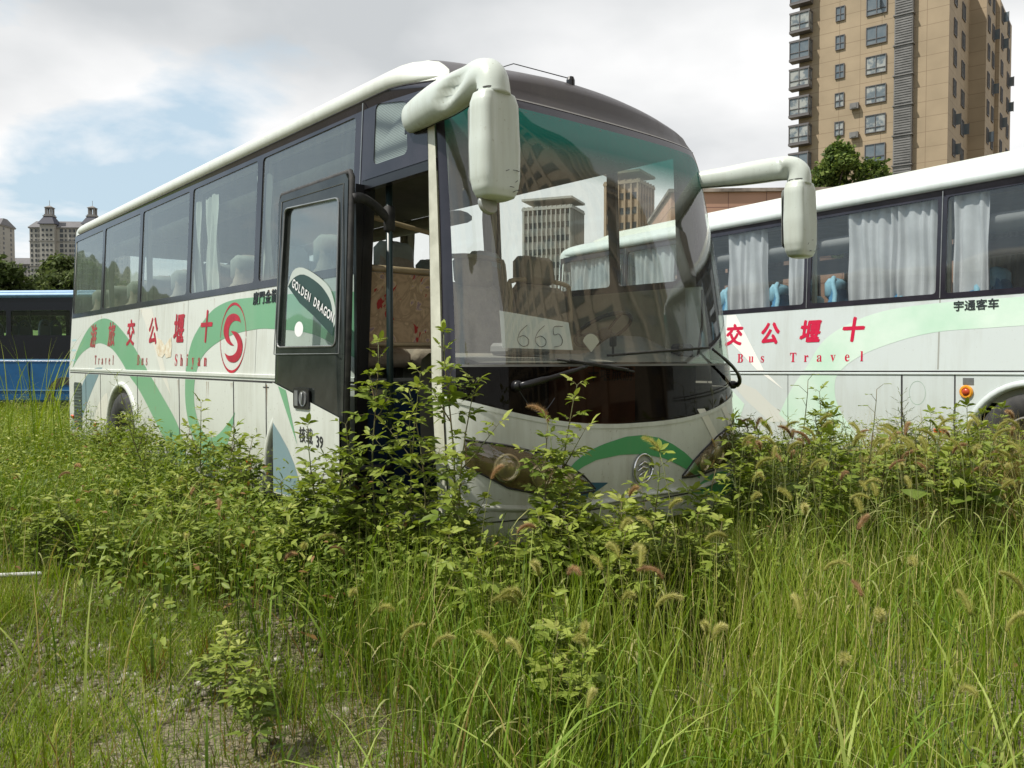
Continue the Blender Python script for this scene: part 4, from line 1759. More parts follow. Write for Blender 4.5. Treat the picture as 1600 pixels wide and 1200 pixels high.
# ---------------- interior
m = MB()
m.box((-4.72, 0, .93), (7.45, 2.36, .05))
m.box((-.45, .40, .72), (1.1, 1.62, .05))
m.build('floor', mat('coach_floor', (.07, .07, .07), .8, var=.4), c1)
m = MB()
for sgn in (-1, 1):
    x1 = -.98 if sgn < 0 else -.25
    m.grid(lambda x, z: (x, sgn * (HW(z) - .06), z), [-8.2, x1], [.9, 1.3, Z_1 + .0])
    m.grid(lambda x, z: (x, sgn * (HW(z) - .055), z), [-8.2, x1], [Z_2 - .11, Z_2 + .02])
    for a, c in PR[:-1] + [(0, 0)] * 0:
        m.box((c, sgn * 1.10, 2.40), (.075, .04, .95))
m.build('interior_lining', M_lining, c1)
m = MB()
m.grid(lambda x, y: (x, y, 2.86 + .12 * (1 - (y / 1.1) ** 2)), [-8.3, -4, -.35], frange(-1.1, 1.1, 13))
m.grid(lambda k, y: (-.35 + .22 * k, y * (1 - .06 * k), 2.86 + .12 * (1 - (y / 1.1) ** 2) - .04 * k), [0, 1], frange(-1.1, 1.1, 13))
m.build('ceiling', M_ceiling, c1, smooth=True)
for sgn in (-1, 1):
    m = MB()
    m.tube([(-8.2, sgn * .90, 2.72), (-1.3 if sgn < 0 else -2.7, sgn * .90, 2.72)], (.06), 10, flat=2.4)
    m.build('luggage_rack', M_lining, c1, smooth=True)
m = MB()
m.box((-8.28, 0, 1.4), (.04, 2.2, 1.0))
m.build('rear_bulkhead', M_lining, c1)
seat_me = seat_mesh('seat', M_seat, M_seatgrey)
for r_ in range(9):
    x = -1.55 - r_ * .76
    for y in (-.93, -.44, .44, .93):
        if r_ == 8 and False:
            continue
        s_ = link('seat', seat_me, c1)
        s_.location = (x, y, .95)
        s_.rotation_euler = (0, 0, random.uniform(-.02, .02))
# curtains gathered at pillars
for x0, x1, sg in ((-3.75, -3.45, -1), (-4.08, -3.9, -1), (-2.62, -2.42, -1), (-5.55, -5.38, 1), (-2.66, -2.45, 1), (-4.1, -3.85, 1), (-5.6, -5.3, 1)):
    curtain(c1, x0, x1, sg * 1.13, 1.92, 2.80, M_curtain_w)
# driver's seat
m = MB()
m.box((-.98, .62, 1.20), (.50, .50, .14), bev=.05)
m.box((-.98, .62, .95), (.30, .34, .36))
m.box((-1.22, .62, 1.58), (.14, .50, .72), rot=Euler((0, R(-9), 0)), bev=.05)
ds = m.build('driver_seat', M_seat, c1, angle=40)
m = MB()
m.box((-1.30, .62, 2.07), (.11, .33, .22), rot=Euler((0, R(-9), 0)), bev=.04)
m.build('headrest', M_seat, ds, angle=40)
m = MB()
m.tube(crom([(-1.24, .30, 1.3), (-1.26, .30, 1.85), (-1.28, .36, 1.98), (-1.28, .88, 1.98), (-1.26, .94, 1.85), (-1.24, .94, 1.3)], 4), .020, 8)
m.build('seat_frame', tanp, ds, smooth=True)
# guide seat beside the partition, by the passenger side
m = MB()
m.box((-1.16, -.12, 1.62), (.12, .48, .60), rot=Euler((0, R(-7), 0)), bev=.05)
m.tube(crom([(-1.12, -.38, 1.3), (-1.14, -.38, 2.0), (-1.15, -.30, 2.10), (-1.15, .06, 2.10), (-1.14, .14, 2.0), (-1.12, .14, 1.3)], 4), .018, 8)
m.box((-1.18, -.12, 2.0), (.11, .36, .24), rot=Euler((0, R(-7), 0)), bev=.05)
m.build('guide_seat', M_seat, c1, angle=40)
# dashboard
m = MB()


def dash(u, k):
    y = -1.08 + 2.2 * u
    xf_ = Fp(y, 1.40)[0] - .07
    hump = .13 * math.exp(-((y - .66) / .34) ** 4)
    prof = [(xf_, 1.345), (xf_ - .10, 1.365), (-.22, 1.385 + hump * .6), (-.36, 1.40 + hump), (-.44, 1.36 + hump * .9), (-.47, 1.20), (-.44, .75)]
    a, c = prof[k]
    return (a, y, c)


m.grid(dash, frange(0, 1, 40), range(7))
m.build('dashboard', M_dash, c1, angle=60)
m = MB()
m.grid(lambda y, z: (Fp(y, 1.2)[0] - .30, y, z), frange(-1.05, 1.1, 20), [.75, 1.33])
m.grid(lambda y, k: (Fp(y, 1.0)[0] - .02 - .30 * k, y, .965), frange(-1.05, 1.1, 20), [0, 1])
m.build('front_bulkhead', mat('bulkhead_dark', (.03, .026, .022), .8, col2=(.07, .05, .035), scale=5), c1)
m = MB()
Ms = Matrix.Translation((-.58, .62, 1.58)) @ Matrix.Rotation(R(-32), 4, 'Y')
ringp = [Ms @ Vector((.22 * math.cos(2 * PI * k / 32), .22 * math.sin(2 * PI * k / 32), 0)) for k in range(33)]
m.tube(ringp, .014, 8)
for a in (0.4, PI - .4, PI * 1.5):
    m.tube([Ms @ Vector((0, 0, -.03)), Ms @ Vector((.21 * math.cos(a + PI / 2), .21 * math.sin(a + PI / 2), 0))], .011, 6)
m.lathe([(.05, -.08), (.055, -.02), (.04, 0), (.001, .005)], 16, Ms)
m.tube([Ms @ Vector((0, 0, -.05)), (-.42, .62, 1.35)], .03, 8)
m.build('steering_wheel', M_rubber, c1, smooth=True)
m = MB()
m.tube([(-.05, .15, 1.38), (-.05, .15, 1.45)], .008, 6)
m.box((-.05, .15, 1.49), (.03, .05, .09), bev=.008)
m.tube([(.0, .98, 1.38), (.02, 1.0, 1.6), (.05, .96, 1.85)], .010, 6)
m.box((.0, .80, 1.42), (.10, .16, .10), bev=.02)
m.build('dash_fitting', M_rubber, c1)
m = MB()
m.box((-.16, -.55, 1.425), (.20, .34, .07), bev=.02)
m.build('dash_binnacle', mat('dash_grey', (.20, .20, .19), .6, var=.2), c1, angle=40)

# loose things inside the coach (things of their own)


def child_world(o):
    """lift an object built in coach space to a top-level thing in the same place"""
    o.parent = None
    o.matrix_world = Matrix.Translation(c1.location) @ Matrix.Rotation(YAW1 - PI / 2, 4, 'Z')
    return o


A_ = Vector(Fp(-.98, 1.44, -.045)); A_.z = 1.425
B_ = Vector(Fp(-.53, 1.44, -.045)); B_.z = 1.42
xax = (B_ - A_).normalized()
upv_ = Vector((-.16, 0, 1)).normalized()
nrm = xax.cross(upv_).normalized()
if nrm.x < 0:
    nrm = -nrm
Mp = Matrix((xax, nrm.cross(xax), nrm)).transposed().to_4x4()
Mp.translation = A_
m = MB()
m.add([Mp @ Vector(q) for q in ((0, 0, 0), (.47, -.005, 0), (.455, .155, 0), (.0, .205, 0), (0, 0, -.002), (.47, -.005, -.002), (.455, .155, -.002), (.0, .205, -.002))], [(0, 1, 2, 3), (7, 6, 5, 4), (0, 4, 5, 1), (1, 5, 6, 2), (2, 6, 7, 3), (3, 7, 4, 0)])
pl = child_world(m.build('placard', M_paper))
tag(pl, 'white paper placard with 665 written on it, propped behind the coach windscreen', 'placard')
for i, (gx, pts) in enumerate(((.12, [(.05, .13), (.0, .09), (-.02, .04), (.01, .01), (.045, .02), (.05, .05), (.02, .07), (-.01, .06)]), (.235, [(.05, .13), (.0, .09), (-.02, .04), (.01, .01), (.045, .02), (.05, .05), (.02, .07), (-.01, .06)]), (.35, [(.06, .13), (.0, .125), (-.005, .08), (.03, .085), (.05, .05), (.035, .02), (-.01, .01)]))):
    s_ = MB()
    s_.tube([Mp @ Vector((gx + a, c, .003)) for a, c in crom(pts, 4)], .0017, 4)
    s_.build('written_digit', M_ink, pl)
m = MB()
bc = Vector(Fp(-.24, 1.2, 0)) + Vector((-.17, 0, 0))
m.box((bc.x, -.24, 1.155), (.18, .56, .36))
bx = child_world(m.build('cardboard_box', M_card))
tag(bx, 'brown cardboard box with printed writing behind the lower windscreen of the coach', 'box')
text_mesh('box_lettering', '十堰旅游', .10, face_matrix((bc.x + .093, -.18, 1.27), (0, 1, 0), (1, 0, 0)), M_ink, bx)
m = MB()
fc = Vector(Fp(-.33, 1.45, -.07))
fan = [(.0, -.06)] + [(.12 * math.sin(a) * (1 + .02 * (i % 2)), -.05 + .13 * math.cos(a) ** .7 * (1 + .03 * (i % 2))) for i, a in enumerate(frange(-1.15, 1.15, 23))]
m.slab(fan, lambda y, z: (fc.x - .02 * z, fc.y + y * .6, fc.z + z * .75), lambda y, z: (fc.x - .004, fc.y + y * .6, fc.z + z * .75))
fo = child_world(m.build('hand_fan', mat('fan_white', (.6, .6, .55), .7)))
tag(fo, 'small white ribbed fan standing on the coach dashboard beside the placard', 'fan')
print('coach 1 ready')

# ================================================================== COACH 2 (behind, curtains in the windows)
Y2, A2 = 0.6106339, 0.0119461
c2 = empty('coach', (4.6144 + 1.25 * math.cos(Y2), 7.3585 + 1.25 * math.sin(Y2), 0.0606), Y2 - PI / 2, -A2)
tag(c2, 'cleaner white coach with grey curtains and blue seats, parked behind the open-doored one', 'coach')
C2 = Coach(c2, x_rear=-7.08, x_off=2.35)
AX2 = [-4.45, 0.08]
for sgn in (-1, 1):
    side_panels(C2, c2, sgn, -6.80, None, AX2, M_white2)
    for ax in AX2:
        wheel_arch_trim(C2, c2, sgn, ax, M_white2)
        wheel(c2, ax, sgn)
P2 = [(-6.80, -5.30), (-5.30, -3.79), (-3.79, -2.28), (-2.28, -0.775), (-0.775, 0.73), (0.73, 2.0)]
fo2 = window_band(C2, c2, -1, -6.80, None, P2, M_side2)
window_band(C2, c2, 1, -6.80, None, P2, M_side2)
rear_and_roof(C2, c2, M_white2, None, M_side2)
b = MB()
b.grid(lambda t, z: C2.front(t, z), frange(0, PI, 60), [Z_B, .7, 1.0, 1.3])
b.grid(lambda t, z: C2.front(t, z), frange(0, PI, 60), [2.8, Z_2])
b.build('front_panel', M_white2, c2, angle=40)
b = MB()
b.grid(lambda t, z: C2.front(t, z), frange(0, PI, 60), [1.3, 1.6, 2.0, 2.4, 2.8])
b.build('windscreen', M_shield, c2, smooth=True)
b = MB()
b.box((-2.25, -1.247, Z_W), (9.1, .008, .016))
b.build('waist_seam', M_rubber, c2)
b = MB()
b.box((-2.25, -1.256, Z_W - .022), (9.1, .012, .022), bev=.005)
b.build('rub_rail', M_white2, c2)
for x, w_ in ((-1.141, .018), (-.611, .014), (-4.98, .012), (-3.7, .012), (-2.5, .006), (.76, .012)):
    b = MB()
    b.box((x, -1.2505, .775), (w_, .004, .80))
    b.build('panel_gap', M_rubber, c2)
b = MB()
b.grid(lambda x, z: C2.side(x, z, -1, .0010), [-.7825, -.7675], [Z_W + .02, Z_1])
b.build('belt_panel_gap', mat('seam_grey', (.33, .34, .31), .6), c2)
for x in [c for a, c in P2[:-1]]:
    b = MB()
    b.grid(lambda u, z: C2.side(x + u, z, -1, .008), [-.004, .004], [Z_1 + .01, Z_2 - .01])
    b.build('frame_gap', M_steel, c2)
# roof kerb with peeling edge + air-conditioning hump
b = MB()


def hump(u, k):
    x = -6.6 + 8.3 * u
    e = min(1, min(u, 1 - u) * 14) ** .5
    prof = [(-.86, 3.17), (-.80, 3.17 + .13 * e), (-.70, 3.17 + .17 * e), (-.2, 3.20 + .18 * e), (.2, 3.20 + .18 * e), (.70, 3.17 + .17 * e), (.80, 3.17 + .13 * e), (.86, 3.17)]
    y, z = prof[k]
    return (x, y, z - .01)


b.grid(hump, frange(0, 1, 40), range(8))
b.build('roof_fairing', M_roofwhite, c2, angle=35)
b = MB()
for k in range(70):
    x = random.uniform(-3.5, 1.2)
    L_ = random.uniform(.02, .11)
    b.grid(lambda u, v: (x + u, -.845 + v * .02, 3.195 + .018 * v), [0, L_], [0, random.uniform(.3, 1)])
b.build('peeled_edge', mat('peeled_sealant', (.18, .17, .15), .9), c2)
# paintwork
FADE = mat('stripe_green_faded', (.50, .70, .56), .45, col2=(.64, .77, .67), scale=1.6)
decal('side_stripe', [(-3.30, .36), (-3.12, .80), (-3.38, 1.02), (-3.42, 1.18), (-3.42, .36)], FADE, C=C2, root=c2, smooth_=False)
decal('side_stripe', [(-2.62, .70), (-2.45, 1.0), (-2.25, 1.25), (-2.08, 1.5), (-1.85, 1.66), (-1.45, 1.80), (-.9, 1.86), (.2, 1.87), (1.9, 1.87), (1.9, 1.62), (.6, 1.62), (-.3, 1.60), (-.8, 1.58), (-1.2, 1.50), (-1.6, 1.36), (-1.85, 1.18), (-1.90, 1.0), (-1.85, .80), (-1.70, .60), (-1.45, .42), (-1.9, .38), (-2.2, .38)], FADE, C=C2, root=c2)
decal('side_ray', [(-3.42, 1.89), (-3.28, 1.89), (-2.83, 1.20), (-2.56, .985), (-2.92, 1.20), (-3.42, 1.62)], mat('ray_white', (.86, .85, .80), .4), C=C2, root=c2, smooth_=False, off=.0022)
decal('side_ray', [(-3.42, 1.14), (-2.95, .98), (-2.72, .80), (-2.40, .62), (-2.75, .60), (-3.1, .85)], mat('ray_grey', (.62, .63, .58), .4), C=C2, root=c2, smooth_=False, off=.0012)
for ch, x in (('十', -1.703), ('堰', -2.23), ('公', -2.775), ('交', -3.306)):
    text_mesh('letter', ch, .27, side_M(C2, x, 1.622), M_redbright, c2, bold=.010, shear=.12)
for s_, xa, xb in (('Bus', -3.27, -2.78), ('Travel', -2.52, -1.50)):
    for i, ch in enumerate(s_):
        text_mesh('letter', serif(ch), .155, side_M(C2, xa + (xb - xa) * (i + .5) / len(s_), 1.350), M_redbright, c2, sx=.9)
text_mesh('badge', '宇通客车', .105, side_M(C2, -.435, 1.815, .004), mat('badge_dark_chrome', (.10, .11, .12), .25, metal=.7), c2, bold=.0015, extrude=.003)
text_mesh('fleet_mark', 'ljyz', .085, side_M(C2, .06, 1.30), mat('faded_teal', (.08, .36, .40), .6), c2, shear=.3)
# round repeater lamp, patch, marker
M_ = face_matrix(C2.side(-.50, 1.0, -1, .002), (1, 0, 0), (0, -1, 0))
b = MB()
b.lathe([(.062, 0), (.064, .012), (.055, .022), (.040, .022), (.036, .016)], 28, M_)
l_ = b.build('repeater_lamp', M_amber, c2, angle=40)
b = MB()
b.lathe([(.036, .014), (.03, .03), (.012, .036), (.001, .037)], 20, M_)
b.build('lamp_lens', mat('red_orange_lens', (.45, .06, .02), .2), l_, smooth=True)
b = MB()
b.box((-.485, -1.252, 1.10), (.10, .004, .065))
b.build('grey_patch', M_steel, c2)
b = MB()
b.box((-.755, -1.259, .615), (.115, .022, .042), bev=.008)
b.build('side_marker', M_orange, c2)
b = MB()
b.poly([(-.98 + .085 * math.cos(a), .98 + .12 * math.sin(a)) for a in frange(0, 2 * PI, 25)[:-1]], lambda x, z: C2.side(x, z, -1, .001), holes=[[(-.98 + .081 * math.cos(a), .98 + .115 * math.sin(a)) for a in frange(0, 2 * PI, 25)[:-1]]])
b.build('filler_flap_outline', mat('seam_green', (.30, .42, .33), .6), c2)
# interior
b = MB()
b.box((-2.2, 0, .93), (9.0, 2.36, .05))
b.build('floor', mat('coach_floor', (.07, .07, .07), .8, var=.4), c2)
b = MB()
for sgn in (-1, 1):
    b.grid(lambda x, z: (x, sgn * (HW(z) - .06), z), [-6.7, 2.0], [.9, 1.3, Z_1])
    for a, c in P2[:-1]:
        b.box((c, sgn * 1.10, 2.40), (.09, .04, .95))
b.grid(lambda x, y: (x, y, 2.86 + .10 * (1 - (y / 1.1) ** 2)), [-6.7, 1.8], frange(-1.1, 1.1, 9))
b.build('interior_lining', M_lining, c2)
for sgn in (-1, 1):
    b = MB()
    b.tube([(-6.7, sgn * .86, 2.62), (1.3, sgn * .86, 2.62)], .10, 10, flat=2.0)
    b.build('luggage_rack', mat('rack_grey', (.20, .20, .20), .7), c2, smooth=True)
seat2 = seat_mesh('seat', M_seatblue, M_seatpale)
for r_ in range(10):
    x = 1.13 - r_ * .76
    for y in (-.90, -.42, .42, .90):
        s_ = link('seat', seat2, c2)
        s_.location = (x, y, .94)
# pale piping on the outer edge of the window seats
for r_ in range(10):
    x = 1.13 - r_ * .76
    b = MB()
    prof = [(0.40, .24, .07), (0.8, .245, .08), (1.0, .235, .065), (1.12, .15, .055), (1.24, .15, .05), (1.31, .05, .015)]
    b.tube([(x - (z - .4) * .24 + th * .9, -.90 - hw_ * .93, .94 + z) for z, hw_, th in prof], .028, 6)
    b.build('seat_piping', M_seatpale, c2, smooth=True)
for x0, x1 in ((-3.50, -2.92), (-2.62, -2.32), (-1.85, -.83), (-.70, -.36), (.35, .69), (1.0, 1.9), (-5.2, -4.4), (-4.1, -3.84), (-6.6, -5.5)):
    curtain(c2, x0, x1, -1.10, 1.90, 2.93, M_curtain, amp=.04, pleat=.11)
    curtain(c2, x0 + .2, x1 + .1, 1.09, 1.90, 2.93, M_curtain)

# ================================================================== BLUE CITY BUS far left
SKY_B = mat('roof_pale_blue', (.16, .34, .55), .4, var=.2)
BLUE = mat('bus_blue', (.010, .10, .26), .35, col2=(.008, .075, .20), scale=3)
c3 = empty('city_bus', (-13.6, 21.2, 0), R(-4))
tag(c3, 'blue city bus with dark windows at the far left, side on behind the coach', 'bus')
b = MB()
b.box((0, 0, .85), (10.5, 2.45, 1.05), bev=.06)
b.build('body_panel', BLUE, c3)
b = MB()
b.box((0, 0, 2.92), (10.5, 2.48, .12), bev=.05)
b.box((0, 0, 3.0), (10.2, 2.1, .10), bev=.04)
b.build('roof', SKY_B, c3)
for z_, h_ in ((1.36, .03), (.62, .02)):
    b = MB()
    b.box((0, -1.236, z_), (10.3, .02, h_))
    b.build('trim_strip', SKY_B, c3)
for x in (-3.9, -2.6, -1.2, .4, 2.0, 3.9):
    b = MB()
    b.box((x, -1.232, .85), (.012, .01, .9))
    b.build('panel_gap', M_black, c3)
PX = [-5.0 + i * 1.62 for i in range(7)]
for sgn in (-1, 1):
    b = MB()
    hol = [rrect(x + .06, x + 1.56, 1.95, 2.55, .04)[::-1] for x in PX[:-1]]
    b.slab([(-5.22, 1.38), (5.22, 1.38), (5.22, 2.86), (-5.22, 2.86)], lambda x, z: (x, sgn * 1.20, z), lambda x, z: (x, sgn * 1.16, z), holes=hol)
    b.build('window_frame', mat('bus_black_band', (.006, .007, .012), .25), c3)
    for h in hol:
        b = MB()
        b.poly(h, lambda x, z: (x, sgn * 1.19, z))
        b.build('window_pane', glass_mat('bus_glass', (.75, .82, .80), refl=.03, dust=.02), c3)
for x in (-5.21, 5.21):
    b = MB()
    b.box((x, 0, 2.12), (.06, 2.3, 1.46))
    b.build('end_wall', mat('bus_black_band', (.006, .007, .012), .25), c3)
b = MB()
b.box((0, 0, 1.36), (10.2, 2.2, .04))
b.build('floor', mat('coach_floor', (.07, .07, .07), .8, var=.4), c3)
sm = MB()
sm.tube(crom([(0, -.2, .0), (0, -.21, .35), (0, -.15, .52), (0, 0, .58), (0, .15, .52), (0, .21, .35), (0, .2, .0)], 4), .03, 6)
sm.grid(lambda y, z: (.01, y, z), frange(-.18, .18, 5), [0, .2, .45])
so_ = sm.build('seat', mat('bus_seat_grey', (.10, .13, .14), .6), None)
sme = so_.data
bpy.data.objects.remove(so_)
for i in range(11):
    for y in (-.85, -.42, .42, .85):
        s_ = link('seat', sme, c3)
        s_.location = (-4.4 + i * .82, y, 1.75)
b = MB()
for x in (-3.2, 0.1, 3.4):
    b.tube([(x, -.3, 1.3), (x, -.3, 2.85)], .02, 6)
    b.tube([(x + .9, .3, 1.3), (x + .9, .3, 2.85)], .02, 6)
b.tube([(-4.9, -.5, 2.6), (4.9, -.5, 2.6)], .018, 6)
b.build('handrail', M_steel, c3)
for x in (-3.4, 2.9):
    for sgn in (-1, 1):
        b = MB()
        b.lathe([(.2, -.12), (.46, -.12), (.48, -.08), (.48, .08), (.46, .12), (.28, .12), (.25, .06), (.001, .08)], 28, Matrix.Translation((x, sgn * 1.12, .48)) @ Matrix.Rotation(-sgn * PI / 2, 4, 'X'))
        b.build('wheel', M_rubber, c3, angle=40)
print('coaches ready')

# ================================================================== SETTING
def ground_mat():
    m, nt, b = nodes_of('soil_and_gravel')
    N = nt.nodes.new
    L = nt.links.new
    tc = N('ShaderNodeTexCoord')
    n1 = N('ShaderNodeTexNoise')
    n1.inputs['Scale'].default_value = .9
    n1.inputs['Detail'].default_value = 8
    L(tc.outputs['Object'], n1.inputs['Vector'])
    v = N('ShaderNodeTexVoronoi')
    v.inputs['Scale'].default_value = 75
    L(tc.outputs['Object'], v.inputs['Vector'])
    r = N('ShaderNodeValToRGB')
    e = r.color_ramp.elements
    while len(e) < 4:
        e.new(.5)
    for q, (pp, cc) in zip(e, ((.25, (.055, .055, .022)), (.45, (.11, .095, .052)), (.6, (.18, .155, .105)), (.8, (.25, .225, .17)))):
        q.position = pp
        q.color = (*cc, 1)
    L(n1.outputs['Fac'], r.inputs[0])
    sp = N('ShaderNodeSeparateColor')
    L(v.outputs['Color'], sp.inputs[0])
    hs = N('ShaderNodeHueSaturation')
    mr = N('ShaderNodeMapRange')
    mr.inputs['To Min'].default_value = .55
    mr.inputs['To Max'].default_value = 1.6
    L(sp.outputs[0], mr.inputs[0])
    L(mr.outputs[0], hs.inputs['Value'])
    L(r.outputs[0], hs.inputs['Color'])
    L(hs.outputs[0], b.inputs['Base Color'])
    b.inputs['Roughness'].default_value = .95
    bp = N('ShaderNodeBump')
    bp.inputs['Strength'].default_value = .35
    bp.inputs['Distance'].default_value = .01
    bp.invert = True
    L(v.outputs['Distance'], bp.inputs['Height'])
    L(bp.outputs[0], b.inputs['Normal'])
    return m


m = MB()
xs = [-1500, -400, -120] + frange(-40, 40, 33) + [120, 400, 1500]
ys_ = [-1200, -300, -60] + frange(-16, 50, 34) + [150, 500, 1800]
m.grid(lambda x, y: (x, y, (0 if max(abs(x), abs(y)) > 60 else .03 * math.sin(x * 1.3) * math.sin(y * .9) - .02)), xs, ys_)
g = m.build('ground', ground_mat(), smooth=True)
tag(g, kind='structure')


# ---- hills: long ridges standing left of and behind the camera, and far to the right
def ridge(name, cx, cy, ang, length, depth, height, col, seed):
    rnd = random.Random(seed)
    ph = [rnd.uniform(0, 6) for _ in range(6)]
    m = MB()

    def fn(u, v):
        prof = math.sin(PI * v) ** .9
        h = height * prof * (.55 + .22 * math.sin(u * 6 + ph[0]) + .13 * math.sin(u * 15 + ph[1]) + .07 * math.sin(u * 37 + ph[2] + v * 5) + .03 * math.sin(u * 90 + ph[3] + v * 11))
        h *= min(1, 6 * min(u, 1 - u)) if 0 < u < 1 else 0
        a = (u - .5) * length
        b_ = (v - .5) * depth
        return (cx + a * math.cos(ang) - b_ * math.sin(ang), cy + a * math.sin(ang) + b_ * math.cos(ang), h - 1.5)
    m.grid(fn, frange(0, 1, 140), frange(0, 1, 14))
    o = m.build(name, col, smooth=True)
    tag(o, kind='structure')
    return o


M_hill = mat('wooded_hill', (.045, .085, .035), .95, col2=(.022, .045, .02), scale=.08, bump=.8, bscale=.4)
ridge('hill', -330, 60, R(95), 900, 160, 95, M_hill, 3)
ridge('hill', -60, -420, R(5), 900, 180, 70, M_hill, 8)
# green bank beyond the blue bus
M_bank = mat('grassy_bank', (.17, .26, .06), .95, col2=(.10, .17, .04), scale=.5, bump=.8, bscale=2)
m = MB()
m.grid(lambda x, v: (x, 27 + 9 * v + 1.5 * math.sin(x * .3), -.1 + 2.6 * math.sin(v * PI / 2) + .12 * math.sin(x * 1.7 + v * 6) + .08 * math.sin(x * 4.1)), frange(-45, 4, 80), frange(0, 1, 12))
m.grid(lambda x, v: (x, 36 + 40 * v + 1.5 * math.sin(x * .3), 2.5 - 2.6 * v + .1 * math.sin(x * 1.7)), frange(-45, 4, 80), frange(0, 1, 6))
tag(m.build('grassy_bank', M_bank, smooth=True), kind='structure')


# ---- trees
def leaf_ball(centres, radii, n, size, seed, squash=.8):
    r = np.random.default_rng(seed)
    w = np.array(radii) ** 2
    idx = r.choice(len(centres), n, p=w / w.sum())
    d = r.normal(size=(n, 3))
    d /= np.linalg.norm(d, axis=1)[:, None]
    rad = np.array(radii)[idx] * r.uniform(.55, 1.06, n) ** .5
    pos = np.array(centres)[idx] + d * rad[:, None] * np.array([1, 1, squash])
    far = r.uniform(0, 1, n) < .13
    pos[far] += (d * rad[:, None])[far] * r.uniform(.1, .45, (far.sum(), 1))
    rot = rotz(r.uniform(0, 2 * PI, n)) @ rotx(r.normal(0, .8, n)) @ roty(r.normal(0, .5, n))
    sc = size * r.uniform(.6, 1.35, n)
    return pos.astype(np.float32), rot.astype(np.float32), sc.astype(np.float32), r.uniform(0, 1, n)


CLUMP_V = []
CLUMP_F = []
_r = random.Random(4)
for k in range(4):
    a = _r.uniform(0, 6.28)
    c = Vector((_r.uniform(-.5, .5), _r.uniform(-.5, .5), _r.uniform(-.35, .35)))
    u = Vector((math.cos(a), math.sin(a), _r.uniform(-.5, .5)))
    w_ = Vector((-math.sin(a) * .45, math.cos(a) * .45, _r.uniform(-.25, .25)))
    b0 = len(CLUMP_V)
    CLUMP_V += [tuple(c - u * .5), tuple(c + w_ * .5), tuple(c + u * .5), tuple(c - w_ * .5)]
    CLUMP_F.append((b0, b0 + 1, b0 + 2, b0 + 3))
M_bark = mat('bark', (.09, .07, .05), .9, var=.4, scale=8)
M_crown = foliage_mat('tree_leaf', [(.0, (.045, .075, .022)), (.5, (.11, .16, .04)), (1, (.21, .26, .07))], .25)
M_crown2 = foliage_mat('tree_leaf_olive', [(.0, (.055, .075, .028)), (.5, (.095, .125, .045)), (1, (.15, .18, .07))], .25)


def tree(x, y, z0, h, r, seed, n, size, label, group, material=None, trunk=.12, low=.25):
    rd = random.Random(seed)
    t = empty('tree', (x, y, z0))
    tag(t, label, 'tree', group)
    tb = MB()
    tb.tube(crom([(0, 0, -.3), (rd.uniform(-.1, .1), 0, h * .3), (rd.uniform(-.2, .2), rd.uniform(-.2, .2), h * .6), (0, 0, h * .85)], 4), [trunk * h / 8 * (1.2 - i / 13) for i in range(13)], 8)
    cs, rs = [], []
    nb = 30
    for i in range(nb):
        f = i / (nb - 1)
        zc = h * (low + (0.93 - low) * f)
        a = rd.uniform(0, 6.28)
        rr = r * (math.sin(PI * min(.97, f * .8 + .17)) ** .7) * rd.uniform(.15, .98)
        c = (rr * math.cos(a), rr * math.sin(a), zc)
        cs.append(c)
        rs.append(r * rd.uniform(.18, .40) * (1.15 - .45 * f))
        tb.tube([(0, 0, zc * .7), tuple(Vector((0, 0, zc * .85)).lerp(Vector(c), .5)), c], [trunk * h / 8 * .4, trunk * h / 8 * .25, .02], 5)
    cs.append((0, 0, h * (low + .3)))
    rs.append(r * .5)
    tb.build('trunk', M_bark, t, smooth=True)
    pos, rot, sc, tint = leaf_ball(cs, rs, n, size, seed)
    scatter_mesh('crown', CLUMP_V, CLUMP_F, pos, rot, sc, tint, material or M_crown, t)
    return t


for i, (x, y, h, r_) in enumerate(((-37.5, 48, 5.0, 2.8), (-34.5, 50, 5.6, 3.0), (-31.8, 48, 5.8, 3.0), (-29.8, 47, 6.3, 3.0), (-27.3, 50, 6.4, 3.0), (-24.5, 48, 5.8, 2.8), (-41, 49, 4.4, 3), (-21, 52, 5.6, 3.4), (-16, 50, 5.5, 3.2))):
    tree(x, y, 1.0, h, r_, 50 + i, 5200, .36, 'olive green tree in the row above the blue bus, below the pale towers', 'trees beyond the blue bus', M_crown2, low=.12)
t = tree(18.2, 46.5, 0, 14.1, 3.3, 77, 15000, .26, 'dark evergreen tree above the curtained coach, in front of the tan tower', None, low=.3)
tree(14.8, 47, 0, 11.2, 1.5, 78, 2600, .26, 'sparse reddish sapling top beside the pink tiled building', None, foliage_mat('red_leaf', [(.0, (.06, .07, .02)), (.6, (.12, .10, .03)), (1, (.22, .10, .03))], .25), low=.5)


